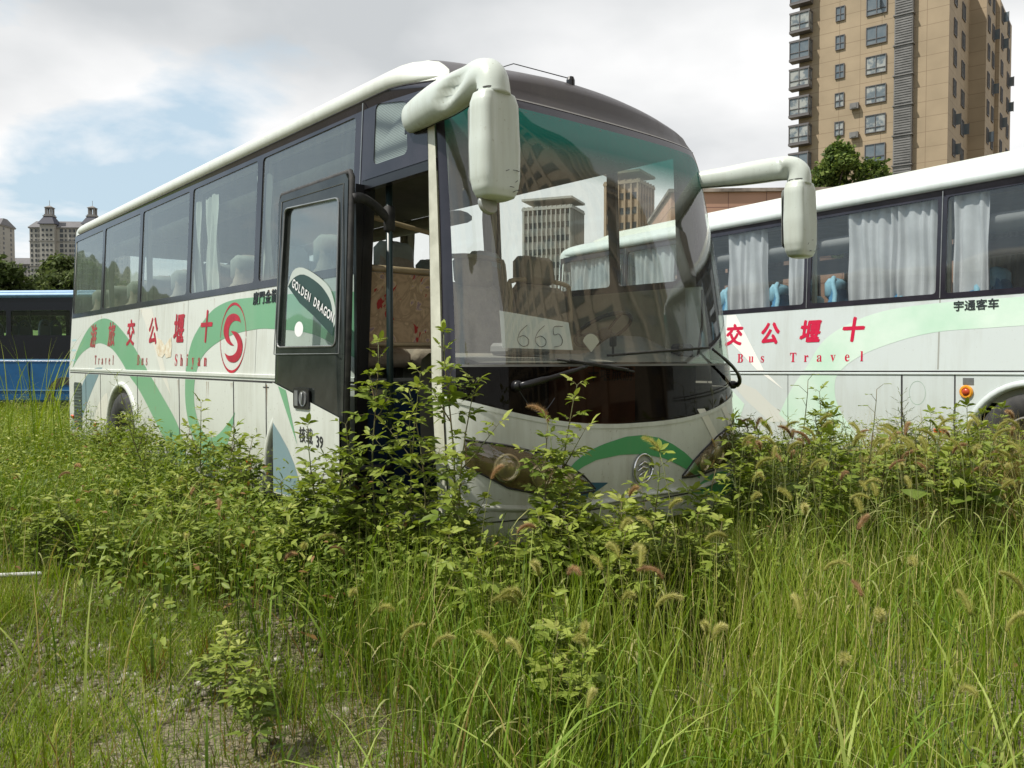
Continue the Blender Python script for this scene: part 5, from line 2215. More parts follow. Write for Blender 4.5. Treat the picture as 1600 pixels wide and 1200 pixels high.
# ---- facades
def grid_wall_mat(name, col, col2, sx, sz, line=(.2, .15, .1), lw=.02, axis=0, var=.25):
    """cladding panels with joints, on object coordinates"""
    m, nt, b = nodes_of(name)
    N = nt.nodes.new
    L = nt.links.new
    tc = N('ShaderNodeTexCoord')
    sp = N('ShaderNodeSeparateXYZ')
    L(tc.outputs['Object'], sp.inputs[0])

    def mth(op, a, b_=None):
        q = N('ShaderNodeMath')
        q.operation = op
        for i, v in enumerate((a, b_)):
            if v is None:
                continue
            if isinstance(v, (int, float)):
                q.inputs[i].default_value = v
            else:
                L(v, q.inputs[i])
        return q.outputs[0]
    h = mth('ADD', sp.outputs[0], sp.outputs[1])
    fx = mth('FRACT', mth('DIVIDE', h, sx))
    fz = mth('FRACT', mth('DIVIDE', sp.outputs[2], sz))
    l1 = mth('LESS_THAN', fx, lw / sx)
    l2 = mth('LESS_THAN', fz, lw / sz)
    ln = mth('MAXIMUM', l1, l2)
    n = N('ShaderNodeTexNoise')
    n.inputs['Scale'].default_value = .35
    n.inputs['Detail'].default_value = 8
    L(tc.outputs['Object'], n.inputs['Vector'])
    r = N('ShaderNodeValToRGB')
    r.color_ramp.elements[0].position = .35
    r.color_ramp.elements[1].position = .65
    r.color_ramp.elements[0].color = (*col2, 1)
    r.color_ramp.elements[1].color = (*col, 1)
    L(n.outputs['Fac'], r.inputs[0])
    mx = N('ShaderNodeMix')
    mx.data_type = 'RGBA'
    L(ln, mx.inputs[0])
    L(r.outputs[0], mx.inputs[6])
    mx.inputs[7].default_value = (*line, 1)
    L(mx.outputs[2], b.inputs['Base Color'])
    b.inputs['Roughness'].default_value = .8
    return m


M_tan = grid_wall_mat('tan_cladding', (.385, .30, .20), (.32, .25, .165), 2.1, 1.5, line=(.22, .16, .10), lw=.05)
M_pink = grid_wall_mat('pink_cladding', (.50, .29, .21), (.42, .25, .18), 2.0, 1.35, line=(.24, .13, .10), lw=.05)
M_win = mat('facade_window_glass', (.10, .13, .15), .08, col2=(.16, .18, .19), scale=.9, spec=.9)
M_winlight = mat('facade_window_curtain', (.36, .37, .35), .25, col2=(.14, .17, .19), scale=1.1, lo=.45, hi=.55)
M_frame = mat('window_frame_grey', (.12, .11, .11), .5)
M_louvre = mat('louvre_grey', (.20, .195, .19), .6, var=.3, scale=1)


def one_mesh_window(b, x, z, w, h, y, nv=2, hbar=.3, dep=.12):
    """glass + frame bars on a plane y (outwards is -y); material slots: 0 frame, 1 glass"""
    b.mi = 1
    b.box((x, y + .05, z + h / 2), (w, .04, h))
    b.mi = 0
    t = .07
    b.box((x, y, z + t / 2), (w, dep, t))
    b.box((x, y, z + h - t / 2), (w, dep, t))
    b.box((x - w / 2 + t / 2, y, z + h / 2), (t, dep - .01, h - 2 * t))
    b.box((x + w / 2 - t / 2, y, z + h / 2), (t, dep - .01, h - 2 * t))
    for k in range(1, nv):
        b.box((x - w / 2 + w * k / nv, y, z + h / 2), (t * .8, dep - .02, h - 2 * t))
    if hbar:
        b.box((x, y, z + h * hbar), (w - 2 * t, dep - .03, t * .8))


def tan_tower(x, y, yaw, floors, label):
    t = empty('apartment_tower', (x, y, 0), yaw)
    tag(t, label, 'tower')
    FH = 3.0
    H = floors * FH
    wl = MB()
    # main slab; front is local -y, width along x from 0 to 14.6
    wl.box((7.3, 5.5, H / 2), (14.6, 11, H))
    # stepped wings on the right-hand side
    wl.box((11.2, 14.2, H / 2), (10, 6.4, H))
    wl.box((11.3, 22.2, H / 2), (10.6, 9.6, H))
    wl.build('wall', M_tan, t)
    # louvred air-conditioner column
    for i in range(floors):
        z = i * FH
        lb = MB()
        lb.box((10.6, -.30, z + 1.45), (1.7, .60, 2.75))
        for k in range(11):
            lb.box((10.6, -.63, z + .25 + k * .25), (1.55, .05, .15))
        lb.box((10.6, -.36, z + 2.92), (1.9, .78, .12))
        lb.build('louvre_box', M_louvre, t)
    rd = random.Random(5)
    for i in range(floors):
        z = i * FH
        # bay window at the left corner
        bb = MB()
        bb.box((.35, -.55, z + .62), (2.2, 1.1, .22))
        bb.box((.35, -.55, z + 2.62), (2.2, 1.1, .16))
        one_mesh_window(bb, .35, z + .73, 2.1, 1.82, -1.05, 2, .35)
        bb.mi = 1
        bb.box((-.68, -.5, z + 1.63), (.04, 1.0, 1.8))
        bb.box((1.38, -.5, z + 1.63), (.04, 1.0, 1.8))
        bb.mi = 0
        for yy in (-.5, -.05):
            bb.box((1.40, yy, z + 1.63), (.06, .06, 1.82))
            bb.box((-.70, yy, z + 1.63), (.06, .06, 1.82))
        bb.box((1.41, -.5, z + 1.35), (.05, 1.0, .05))
        bb.build('bay_window', [M_frame, M_winlight if rd.random() < .6 else M_win], t)
        b1 = MB()
        one_mesh_window(b1, 4.3, z + 1.0, .95, 1.5, -.09, 2, .45)
        b1.build('window', [M_frame, M_win if rd.random() < .6 else M_winlight], t)
        b1 = MB()
        one_mesh_window(b1, 7.9, z + .75, 2.0, 1.85, -.09, 2, .3)
        if rd.random() < .4:
            b1.mi = 1
            b1.box((8.3, -.32, z + 1.8), (.04, .55, 1.1))
        b1.build('window', [M_frame, M_winlight if rd.random() < .55 else M_win], t)
        if rd.random() < .35:
            b1 = MB()
            b1.box((5.9, -.32, z + .75), (.85, .42, .6))
            b1.box((5.9, -.55, z + .75), (.5, .04, .42))
            b1.build('air_conditioner', M_louvre, t)
        # right-hand faces: windows on the side walls (facing +x)
        for (xx, yy, w_) in ((14.6, 3.0, 1.3), (14.6, 7.4, 1.6), (16.2, 12.6, 1.2), (16.2, 15.6, 1.3), (16.6, 19.2, 1.4), (16.6, 24.2, 1.6)):
            b1 = MB()
            b1.mi = 1
            b1.box((xx + .02, yy, z + 1.7), (.06, w_, 1.6))
            b1.mi = 0
            for s_ in (-1, 0, 1):
                b1.box((xx + .06, yy + s_ * w_ / 2, z + 1.7), (.08, .07, 1.66))
            b1.box((xx + .06, yy, z + .9), (.08, w_, .07))
            b1.box((xx + .06, yy, z + 2.5), (.08, w_, .07))
            if rd.random() < .3:
                b1.mi = 1
                b1.box((xx + .30, yy + w_ / 2, z + 1.7), (.48, .04, 1.1))
                b1.mi = 0
                b1.box((xx + .56, yy + w_ / 2, z + 1.7), (.05, .06, 1.2))
            b1.build('window', [M_frame, M_win], t)
        # front-facing strips of the stepped wings
    return t


tan_tower(31.2, 90, R(-38), 14, 'tall tan clad apartment tower with bay windows and grey louvre column')

# pink tiled low building
t = empty('tiled_building', (9.5, 44, 0), R(-3))
tag(t, 'low pink tiled building seen between the two coaches', 'building')
m = MB()
m.box((9.5, 5, 5.15), (21, 10, 10.3))
m.build('wall', M_pink, t)
m = MB()
m.box((9.5, 5, 10.37), (21.3, 10.3, .18))
m.build('parapet', mat('parapet_stained', (.42, .36, .31), .9, col2=(.10, .08, .07), scale=1.2, lo=.3, hi=.7), t)
for i in range(5):
    m = MB()
    one_mesh_window(m, 4.2 + i * 3.6, 6.9, 2.6, 1.5, -.09, 3, 0)
    m.build('window', [M_frame, M_win], t)


# ---- pale towers with mansard roofs, about half a kilometre off
M_pale = mat('pale_stone', (.36, .345, .31), .85, var=.12, scale=.05)
M_slate = mat('slate_roof', (.035, .038, .060), .7, var=.2, scale=.2)
M_roofgrey = mat('grey_roof', (.16, .155, .16), .8, var=.2, scale=.2)
M_dark = mat('far_window', (.035, .038, .04), .3)


UNIT = {}


def window_parts(t, wins, name='window'):
    """the topmost hundred openings as parts of their own, the rest as one mesh"""
    wins.sort(key=lambda q: -q[0][2])
    for c, dd in wins[:100]:
        if dd not in UNIT:
            mb = MB()
            mb.box((0, 0, 0), dd)
            o_ = mb.build(name, M_dark)
            UNIT[dd] = o_.data
            bpy.data.objects.remove(o_)
        o_ = link(name, UNIT[dd], t)
        o_.location = c
    if wins[100:]:
        mb = MB()
        for c, dd in wins[100:]:
            mb.box(c, dd)
        o_ = mb.build('lower_windows', M_dark, t)
        o_['kind'] = 'stuff'


def pale_tower(x, y, yaw, w, d, floors, cupolas, label):
    t = empty('apartment_tower', (x, y, 0), yaw)
    tag(t, label, 'tower')
    FH = 2.95
    H = floors * FH
    m = MB()
    m.box((0, 0, H / 2), (w, d, H))
    for cx in cupolas:
        m.box((cx, -d / 2 - 1.0, (H + 2.2) / 2), (8.4, 3.4, H + 2.2))
    m.build('wall', M_pale, t)
    m = MB()
    for z in range(4, floors, 5):
        m.box((0, -d / 2 - .12, z * FH + 1.2), (w + .6, .7, .45))
    for cx in cupolas:
        for z in range(4, floors, 5):
            m.box((cx, -d / 2 - 2.8, z * FH + 1.2), (8.8, .5, .45))
    m.box((0, 0, H + .3), (w + 1.2, d + 1.2, .6))
    m.build('cornice', mat('pale_cornice', (.24, .23, .21), .85), t)
    # roof ridge
    m = MB()
    m.add([(-w / 2 - .8, -d / 2 - .8, H + .6), (w / 2 + .8, -d / 2 - .8, H + .6), (w / 2 + .8, d / 2 + .8, H + .6), (-w / 2 - .8, d / 2 + .8, H + .6), (-w / 2 + 1, 0 - 2, H + 5.2), (w / 2 - 1, -2, H + 5.2), (w / 2 - 1, 2, H + 5.2), (-w / 2 + 1, 2, H + 5.2)], [(0, 1, 5, 4), (1, 2, 6, 5), (2, 3, 7, 6), (3, 0, 4, 7), (4, 5, 6, 7)])
    m.build('roof', M_roofgrey, t)
    for cx in cupolas:
        m = MB()
        z0 = H + 2.2
        b0, b1 = 5.0, 2.3
        cy = -d / 2 + .8
        m.add([(cx - b0, cy - b0, z0), (cx + b0, cy - b0, z0), (cx + b0, cy + b0, z0), (cx - b0, cy + b0, z0), (cx - b1, cy - b1, z0 + 4.8), (cx + b1, cy - b1, z0 + 4.8), (cx + b1, cy + b1, z0 + 4.8), (cx - b1, cy + b1, z0 + 4.8)], [(0, 1, 5, 4), (1, 2, 6, 5), (2, 3, 7, 6), (3, 0, 4, 7), (4, 5, 6, 7)])
        m.build('mansard_roof', M_slate, t)
        m = MB()
        m.box((cx, cy, z0 + 5.0), (5.6, 5.6, .6))
        m.box((cx, cy, z0 + 5.7), (4.6, 4.6, .8))
        for sx in (-1, 1):
            for sy in (-1, 1):
                m.box((cx + sx * 1.45, cy + sy * 1.45, z0 + 7.9), (.9, .9, 3.6))
        m.box((cx, cy, z0 + 9.9), (4.0, 4.0, .5))
        m.add([(cx - 2.4, cy - 2.4, z0 + 10.15), (cx + 2.4, cy - 2.4, z0 + 10.15), (cx + 2.4, cy + 2.4, z0 + 10.15), (cx - 2.4, cy + 2.4, z0 + 10.15), (cx, cy, z0 + 11.6)], [(0, 1, 4), (1, 2, 4), (2, 3, 4), (3, 0, 4)])
        m.tube([(cx, cy, z0 + 11.4), (cx, cy, z0 + 14.6)], .12, 5)
        m.build('cupola', mat('cupola_grey', (.20, .19, .18), .8), t)
    # windows: one part per floor band would be coarse, so one per column group
    n = int(w // 2.4)
    rows = range(floors)
    wins = []
    for r_ in rows:
        if r_ * FH < 14:
            continue
        for i in range(n):
            x_ = -w / 2 + (i + .5) * w / n
            if any(abs(x_ - cx) < 4.6 for cx in cupolas):
                continue
            wide = (i % 4 == 3)
            wins.append(((x_, -d / 2 - .02, r_ * FH + 1.6), (1.9 if wide else 1.05, .3, 2.1 if wide else 1.7)))
            if i % 4 == 1:
                wins.append(((x_ + 1.2, -d / 2 - .02, r_ * FH + 1.6), (.35, .28, 1.7)))
        for cx in cupolas:
            for k in (-2.4, 0, 2.4):
                wins.append(((cx + k, -d / 2 - 2.72, r_ * FH + 1.6), (1.25, .3, 1.4)))
        for k in (-.25, .25):
            wins.append(((-w / 2, k * d, r_ * FH + 1.6), (.3, 1.4, 1.6)))
            wins.append(((w / 2, k * d, r_ * FH + 1.6), (.3, 1.4, 1.6)))
    window_parts(t, wins)
    return t


pale_tower(-262, 500, R(3), 52, 16, 27, (-14.5, 10.5), 'pale apartment tower with dark mansard roofs and two cupolas, behind the first coach')
pale_tower(-325, 505, R(3), 30, 16, 28, (), 'pale apartment tower cut by the left edge of the view')
pale_tower(-331, 558, R(3), 15, 12, 22, (), 'lower pale apartment block between the two taller pale towers')


# grey tower seen through the first coach's windscreen
def plain_tower(x, y, yaw, w, d, H, label, col, name='apartment_tower', pitch=1.9):
    t = empty(name, (x, y, 0), yaw)
    tag(t, label, 'tower')
    m = MB()
    m.box((0, 0, H / 2), (w, d, H))
    m.build('wall', col, t)
    m = MB()
    n = int(w // pitch)
    for i in range(n + 1):
        m.box((-w / 2 + i * w / n, -d / 2 - .2, H / 2), (.26 * pitch, .5, H))
    n2 = int(d // pitch)
    for i in range(n2 + 1):
        m.box((w / 2 + .2, -d / 2 + i * d / n2, H / 2), (.5, .26 * pitch, H))
        m.box((-w / 2 - .2, -d / 2 + i * d / n2, H / 2), (.5, .26 * pitch, H))
    m.box((0, 0, H - .6), (w + 1, d + 1, .5))
    m.box((0, 0, H + 1.6), (w + 1, d + 1, .5))
    m.build('fin', col, t)
    wins = []
    for k in range(int(H // 3)):
        wins.append(((0, -d / 2 - .03, k * 3 + 1.7), (w - .4, .14, 1.3)))
        wins.append(((w / 2 + .03, 0, k * 3 + 1.7), (.14, d - .4, 1.3)))
        wins.append(((-w / 2 - .03, 0, k * 3 + 1.7), (.14, d - .4, 1.3)))
    window_parts(t, wins, 'window_strip')
    return t


plain_tower(9.6, 190, R(-22), 11, 9, 36, 'grey finned high-rise seen through the windows of the nearer coach', mat('grey_render', (.42, .42, .40), .85, var=.1, scale=.05), pitch=1.05)
plain_tower(24.5, 172, R(-30), 7, 8, 38, 'tan high-rise glimpsed through the coach windows right of the grey one', mat('tan_render', (.42, .31, .22), .85, var=.1, scale=.05), pitch=1.4)
# the tower that the curved windscreen mirrors, out of the view to the right
plain_tower(50, -16, R(-68), 52, 16, 84, 'tan high-rise standing outside the view, mirrored in the curved windscreen', mat('tan_render_warm', (.36, .29, .21), .85, var=.1, scale=.05), pitch=3.3)
print('setting ready')

# ================================================================== VEGETATION
CA, SA = math.cos(YAW1), math.sin(YAW1)
FW1 = np.array([math.sin(YAW1), -math.cos(YAW1)])
LF1 = np.array([math.cos(YAW1), math.sin(YAW1)])
O1 = np.array([c1.location.x, c1.location.y])
FW2 = np.array([math.sin(Y2), -math.cos(Y2)])
LF2 = np.array([math.cos(Y2), math.sin(Y2)])
O2 = np.array([c2.location.x, c2.location.y])


def in_coach(P, margin=.06):
    d = P - O1
    x, y = d @ FW1, d @ LF1
    a = (x > -8.7 - margin) & (x < .34 + margin - .30 * np.clip(np.abs(y) / 1.25, 0, 1) ** 3) & (np.abs(y) < 1.25 + margin)
    # open door sweeps outwards; keep stems off the panel itself
    a |= (x > -1.60) & (x < -.58) & (y < -1.42) & (y > -1.56)
    d = P - O2
    x, y = d @ FW2, d @ LF2
    b_ = (x > -7.1 - margin) & (x < 2.7) & (np.abs(y) < 1.25 + margin)
    return a | b_


def vnoise(P, s, seed):
    """cheap smooth value noise on 2-D points"""
    r = np.random.default_rng(seed)
    T = r.uniform(0, 1, (64, 64))
    q = P * s + 1000.3
    i = np.floor(q).astype(int)
    f = q - i
    f = f * f * (3 - 2 * f)
    a = T[i[:, 0] % 64, i[:, 1] % 64]
    b_ = T[(i[:, 0] + 1) % 64, i[:, 1] % 64]
    c = T[i[:, 0] % 64, (i[:, 1] + 1) % 64]
    d = T[(i[:, 0] + 1) % 64, (i[:, 1] + 1) % 64]
    return (a * (1 - f[:, 0]) + b_ * f[:, 0]) * (1 - f[:, 1]) + (c * (1 - f[:, 0]) + d * f[:, 0]) * f[:, 1]


def sstep(a, b_, x):
    t = np.clip((x - a) / (b_ - a), 0, 1)
    return t * t * (3 - 2 * t)


def bare(P):
    """1 on the gravel track at the near left, 0 in the tall growth"""
    X, Y = P[:, 0], P[:, 1]
    edge = np.interp(Y, [1, 3, 3.5, 4, 4.6, 5.1, 6], [-.28, -.36, -.55, -.95, -1.7, -2.5, -3.4]) + .40 * (vnoise(P, 1.1, 3) - .5)
    k = sstep(.25, -.35, X - edge) * sstep(6.3, 5.2, Y + .35 * (X + 3) * 0 + .5 * vnoise(P, .9, 9))
    return k


def sample(n, x0, x1, y0, y1, seed):
    r = np.random.default_rng(seed)
    P = np.stack([r.uniform(x0, x1, n), r.uniform(y0, y1, n)], 1)
    return P


def visible(P, pad=1.3):
    return (np.abs(P[:, 0]) < (P[:, 1] + .0) * .64 + pad) & (P[:, 1] > .8)


def blades(name, P, h, w, lean, bend, tint, material, seed, seg=5, curl=1.0):
    """arching grass blades; P base, h length, w width"""
    r = np.random.default_rng(seed)
    n = len(P)
    az = r.uniform(0, 2 * PI, n)
    face = az + PI / 2 + r.normal(0, .4, n)
    t = np.linspace(0, 1, seg)[None, :]
    ang = lean[:, None] + bend[:, None] * t ** curl          # angle from vertical along the blade
    ds = (h / (seg - 1))[:, None]
    dx = np.sin(ang) * ds
    dz = np.cos(ang) * ds
    cx = np.cumsum(dx, 1) - dx
    cz = np.cumsum(dz, 1) - dz
    X = P[:, 0:1] + cx * np.cos(az)[:, None]
    Y = P[:, 1:2] + cx * np.sin(az)[:, None]
    Z = -.02 + cz
    ww = w[:, None] * np.array([.75, 1.0, .85, .55, .06] if seg == 5 else np.interp(np.linspace(0, 1, seg), [0, .3, .7, 1], [.7, 1, .7, .05]))[None, :]
    ox = np.cos(face)[:, None] * ww / 2
    oy = np.sin(face)[:, None] * ww / 2
    V = np.stack([np.stack([X - ox, Y - oy, Z], -1), np.stack([X + ox, Y + oy, Z], -1)], 2)   # n,seg,2,3
    V = V.reshape(-1, 3)
    base = (np.arange(n) * seg * 2)[:, None]
    k = np.arange(seg - 1)[None, :] * 2
    F = np.stack([base + k, base + k + 1, base + k + 3, base + k + 2], -1).reshape(-1, 4)
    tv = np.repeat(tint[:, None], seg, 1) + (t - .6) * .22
    tv = np.repeat(tv[:, :, None], 2, 2).reshape(-1)
    return raw_mesh(name, V, F, np.clip(tv, 0, 1), material)


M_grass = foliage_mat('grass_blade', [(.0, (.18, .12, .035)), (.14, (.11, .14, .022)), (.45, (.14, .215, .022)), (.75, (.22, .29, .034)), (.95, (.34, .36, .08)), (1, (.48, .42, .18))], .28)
M_grass_d = foliage_mat('grass_blade_deep', [(.0, (.07, .09, .03)), (.3, (.10, .18, .025)), (.7, (.18, .275, .038)), (1, (.32, .38, .10))], .28)
M_straw = foliage_mat('straw_blade', [(.0, (.18, .11, .04)), (.5, (.30, .25, .08)), (1, (.44, .38, .17))], .30)
M_leaf = foliage_mat('weed_leaf', [(.0, (.22, .13, .05)), (.05, (.07, .105, .018)), (.4, (.135, .190, .032)), (.75, (.235, .285, .055)), (1, (.40, .42, .12))], .24, rough=.42)
M_leafw = foliage_mat('weed_leaf_dark', [(.0, (.20, .12, .05)), (.05, (.06, .095, .018)), (.5, (.13, .185, .034)), (1, (.25, .30, .065))], .24, rough=.45)  # slightly darker leaf tones for the scattered low weeds
M_stem = mat('weed_stem', (.11, .16, .05), .7, col2=(.14, .09, .04), scale=6)

# -- tall fine grass, the right half and the middle of the view
P = sample(175000, -4.2, 7.4, .8, 8.6, 21)
P = P[visible(P)]
r_ = np.random.default_rng(33)
dens = (1 - bare(P)) * (.30 + .70 * sstep(.30, .60, vnoise(P, 2.3, 5) * .6 + vnoise(P, 6.1, 6) * .4))
# the patch right in front of the coach nose is filled by weeds instead
thick = sstep(-2.4, -.9, P[:, 0]) * sstep(1.1, .6, P[:, 0]) * sstep(3.5, 4.0, P[:, 1])
dens *= 1 - .55 * thick
dens *= np.where(P[:, 1] > 5.5, .55, 1.0)
P = P[(r_.uniform(0, 1, len(P)) < dens) & ~in_coach(P)]
n = len(P)
nz = vnoise(P, .8, 7)
h = r_.uniform(.24, .62, n) * (.55 + .65 * nz) * (1 - .22 * sstep(2.6, 1.4, P[:, 1]))
h *= np.where(P[:, 0] < -.9, .80, 1.0)
tint = np.clip(.50 + .60 * (vnoise(P, .8, 12) - .5) + .35 * (vnoise(P, 3.7, 13) - .5) + r_.normal(0, .17, n), 0, 1)
tint = np.where(r_.uniform(0, 1, n) < .05, r_.uniform(.9, 1, n), tint)
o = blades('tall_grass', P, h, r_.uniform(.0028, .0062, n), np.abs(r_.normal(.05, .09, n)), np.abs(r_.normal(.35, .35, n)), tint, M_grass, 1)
tag(o, 'fine upright green grass filling the foreground', 'grass', kind='stuff')
print('tall grass', n)

# -- wide arching blades among it
P = sample(20000, -4.2, 7.0, .8, 8.5, 22)
P = P[visible(P)]
P = P[(r_.uniform(0, 1, len(P)) < (1 - .96 * bare(P)) * (.15 + sstep(.35, .6, vnoise(P, .9, 15)))) & ~in_coach(P)]
n = len(P)
o = blades('broad_grass', P, r_.uniform(.30, .75, n), r_.uniform(.006, .013, n), np.abs(r_.normal(.2, .25, n)), r_.uniform(.5, 2.2, n), np.clip(r_.normal(.55, .26, n), 0, 1), M_grass_d, 2, seg=7, curl=1.6)
tag(o, 'broad arching grass blades among the finer grass', 'grass', kind='stuff')

# -- short grass creeping over the gravel track, near left
P = sample(270000, -6.2, 1.0, .8, 7.2, 23)
P = P[visible(P)]
b_ = bare(P)
mottle = vnoise(P, 2.6, 18) * .6 + vnoise(P, 6.5, 19) * .4
P = P[(r_.uniform(0, 1, len(P)) < b_ * (.34 + .62 * sstep(.40, .60, mottle))) & ~in_coach(P)]
n = len(P)
tint = np.clip(.50 + .6 * (vnoise(P, 1.5, 29) - .45) + r_.normal(0, .2, n), 0, 1)
o = blades('short_grass', P, r_.uniform(.05, .20, n) * (.6 + .9 * vnoise(P, 1.3, 25)), r_.uniform(.002, .0045, n), np.abs(r_.normal(.5, .4, n)), np.abs(r_.normal(.6, .5, n)), tint, M_grass, 3)
tag(o, 'short creeping grass half covering the gravel track', 'grass', kind='stuff')
print('short', n)

# tufts standing up out of the track
T = sample(230, -4.8, -.2, 1.6, 6.0, 24)
T = T[visible(T)]
reps = r_.integers(8, 26, len(T))
P = np.repeat(T, reps, 0) + r_.normal(0, .045, (reps.sum(), 2))
k_ = ~in_coach(P)
P = P[k_]
n = len(P)
hh = np.repeat(r_.uniform(.10, .32, len(T)), reps)[k_]
o = blades('grass_tuft', P, hh * r_.uniform(.6, 1.1, n), r_.uniform(.003, .007, n), np.abs(r_.normal(.22, .16, n)), np.abs(r_.normal(.55, .4, n)), np.clip(np.repeat(r_.uniform(.1, .95, len(T)), reps)[k_] + r_.normal(0, .1, n), 0, 1), M_grass, 4)
tag(o, 'loose tufts of grass standing up out of the track', 'grass', kind='stuff')

# -- farther meadow, left of and behind the coaches
P = sample(190000, -18, 13, 6.5, 26, 26)
P = P[visible(P, 1.8)]
k_ = r_.uniform(0, 1, len(P)) < np.clip(9.0 / P[:, 1], 0, 1) ** 1.3 * (.5 + .5 * sstep(.3, .6, vnoise(P, 1.2, 31)))
P = P[k_ & ~in_coach(P)]
n = len(P)
o = blades('meadow_grass', P, r_.uniform(.25, .62, n) * (.7 + .6 * vnoise(P, .5, 27)), r_.uniform(.006, .013, n), np.abs(r_.normal(.25, .2, n)), np.abs(r_.normal(.7, .5, n)), np.clip(.55 + .5 * (vnoise(P, .4, 28) - .5) + r_.normal(0, .18, n), 0, 1), M_grass, 5)
tag(o, 'yellow-green meadow grass round the backs of the coaches', 'grass', kind='stuff')
print('meadow', n)

# -- dry straw grass at the right
P = np.concatenate([sample(24000, 2.0, 6.4, 4.8, 7.6, 34), sample(2600, -3.5, .2, 2.0, 6.2, 35)])
P = P[visible(P)]
P = P[(r_.uniform(0, 1, len(P)) < (.25 + .75 * sstep(.4, .6, vnoise(P, 1.4, 36))) * (1 - .85 * bare(P))) & ~in_coach(P)]
n = len(P)
o = blades('dry_grass', P, r_.uniform(.3, .66, n) * np.where((P[:, 0] > 2.5) & (P[:, 1] > 4.6), 1.6, 1.0), r_.uniform(.003, .006, n), np.abs(r_.normal(.25, .2, n)), r_.uniform(.3, 1.8, n), r_.uniform(0, 1, n), M_straw, 6, seg=7, curl=2)
tag(o, 'dry straw coloured grass in front of the curtained coach', 'grass', kind='stuff')

# -- gravel stones on the track
bm_v = []
rs = random.Random(3)
ico = [(0, 0, 1)] + [(math.cos(k * 2 * PI / 5) * .9, math.sin(k * 2 * PI / 5) * .9, .4) for k in range(5)] + [(math.cos((k + .5) * 2 * PI / 5) * .9, math.sin((k + .5) * 2 * PI / 5) * .9, -.4) for k in range(5)] + [(0, 0, -1)]
icf = [(0, 1 + k, 1 + (k + 1) % 5) for k in range(5)] + [(1 + k, 6 + k, 1 + (k + 1) % 5) for k in range(5)] + [(1 + (k + 1) % 5, 6 + k, 6 + (k + 1) % 5) for k in range(5)] + [(11, 6 + (k + 1) % 5, 6 + k) for k in range(5)]
P = sample(44000, -6.2, .6, .9, 7.0, 37)
P = P[visible(P)]
P = P[(r_.uniform(0, 1, len(P)) < bare(P) * (.25 + .75 * sstep(.6, .4, vnoise(P, 2.6, 18) * .6 + vnoise(P, 6.5, 19) * .4))) & ~in_coach(P)]
n = len(P)
M_stone = foliage_mat('gravel_stone', [(.0, (.09, .07, .045)), (.4, (.20, .175, .13)), (.8, (.32, .29, .24)), (1, (.46, .44, .39))], 0.0, .9)
rot = (rotz(r_.uniform(0, 6.3, n)) @ rotx(r_.normal(0, .5, n))).astype(np.float32)
sc = (r_.gamma(2.2, .0042, n) + .003)[:, None] * r_.uniform(.6, 1.3, (n, 3))
sc[:, 2] *= .6
pos = np.stack([P[:, 0], P[:, 1], np.full(n, -.008)], 1) + 0
pos[:, 2] += .03 * np.sin(P[:, 0] * 1.3) * np.sin(P[:, 1] * .9) - .006
o = scatter_mesh('gravel', ico, icf, pos.astype(np.float32), rot, sc.astype(np.float32), r_.uniform(0, 1, n), M_stone)
tag(o, 'small grey stones of the gravel track', 'gravel', kind='stuff')
print('stones', n)

# -- leafy undergrowth
LEAF_V = [(0, 0, 0), (.30, -.20, .05), (.30, 0, -.01), (.30, .20, .05), (.68, -.17, .03), (.68, 0, -.03), (.68, .17, .03), (1.0, 0, -.10)]
LEAF_F = [(0, 1, 2, 2), (0, 2, 3, 3), (1, 4, 5, 2), (2, 5, 6, 3), (4, 7, 5, 5), (5, 7, 6, 6)]
LEAF_T = [(0, 1, 2), (0, 2, 3), (1, 4, 5), (1, 5, 2), (2, 5, 6), (2, 6, 3), (4, 7, 5), (5, 7, 6)]


def leaf_cloud(name, T, H, per, size, material, seed, label, spread=.10):
    r = np.random.default_rng(seed)
    reps = r.integers(int(per * .6), int(per * 1.4), len(T))
    n = reps.sum()
    base = np.repeat(T, reps, 0)
    hh = np.repeat(H, reps)
    t = r.uniform(.12, 1, n) ** .75
    az = r.uniform(0, 2 * PI, n)
    rad = np.abs(r.normal(0, spread, n)) * (1.15 - .7 * t) + .012
    pos = np.stack([base[:, 0] + rad * np.cos(az), base[:, 1] + rad * np.sin(az), hh * t + r.normal(0, .012, n)], 1)
    pitch = r.normal(.0, .45, n) - .1
    rot = rotz(az + r.normal(0, .5, n)) @ roty(pitch) @ rotx(r.normal(0, .35, n))
    sc = size * r.uniform(.5, 1.25, n) * (1.1 - .4 * t)
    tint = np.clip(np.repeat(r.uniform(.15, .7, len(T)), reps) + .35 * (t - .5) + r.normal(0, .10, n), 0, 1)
    tint = np.where(r.uniform(0, 1, n) < .035, 0.0, np.maximum(tint, .13))
    o_ = scatter_mesh(name, LEAF_V, LEAF_T, pos.astype(np.float32), rot.astype(np.float32), sc.astype(np.float32), tint, material)
    tag(o_, label, 'undergrowth', kind='stuff')
    return o_


def corner(x, y):
    p = O1 + FW1 * x + LF1 * y
    return p


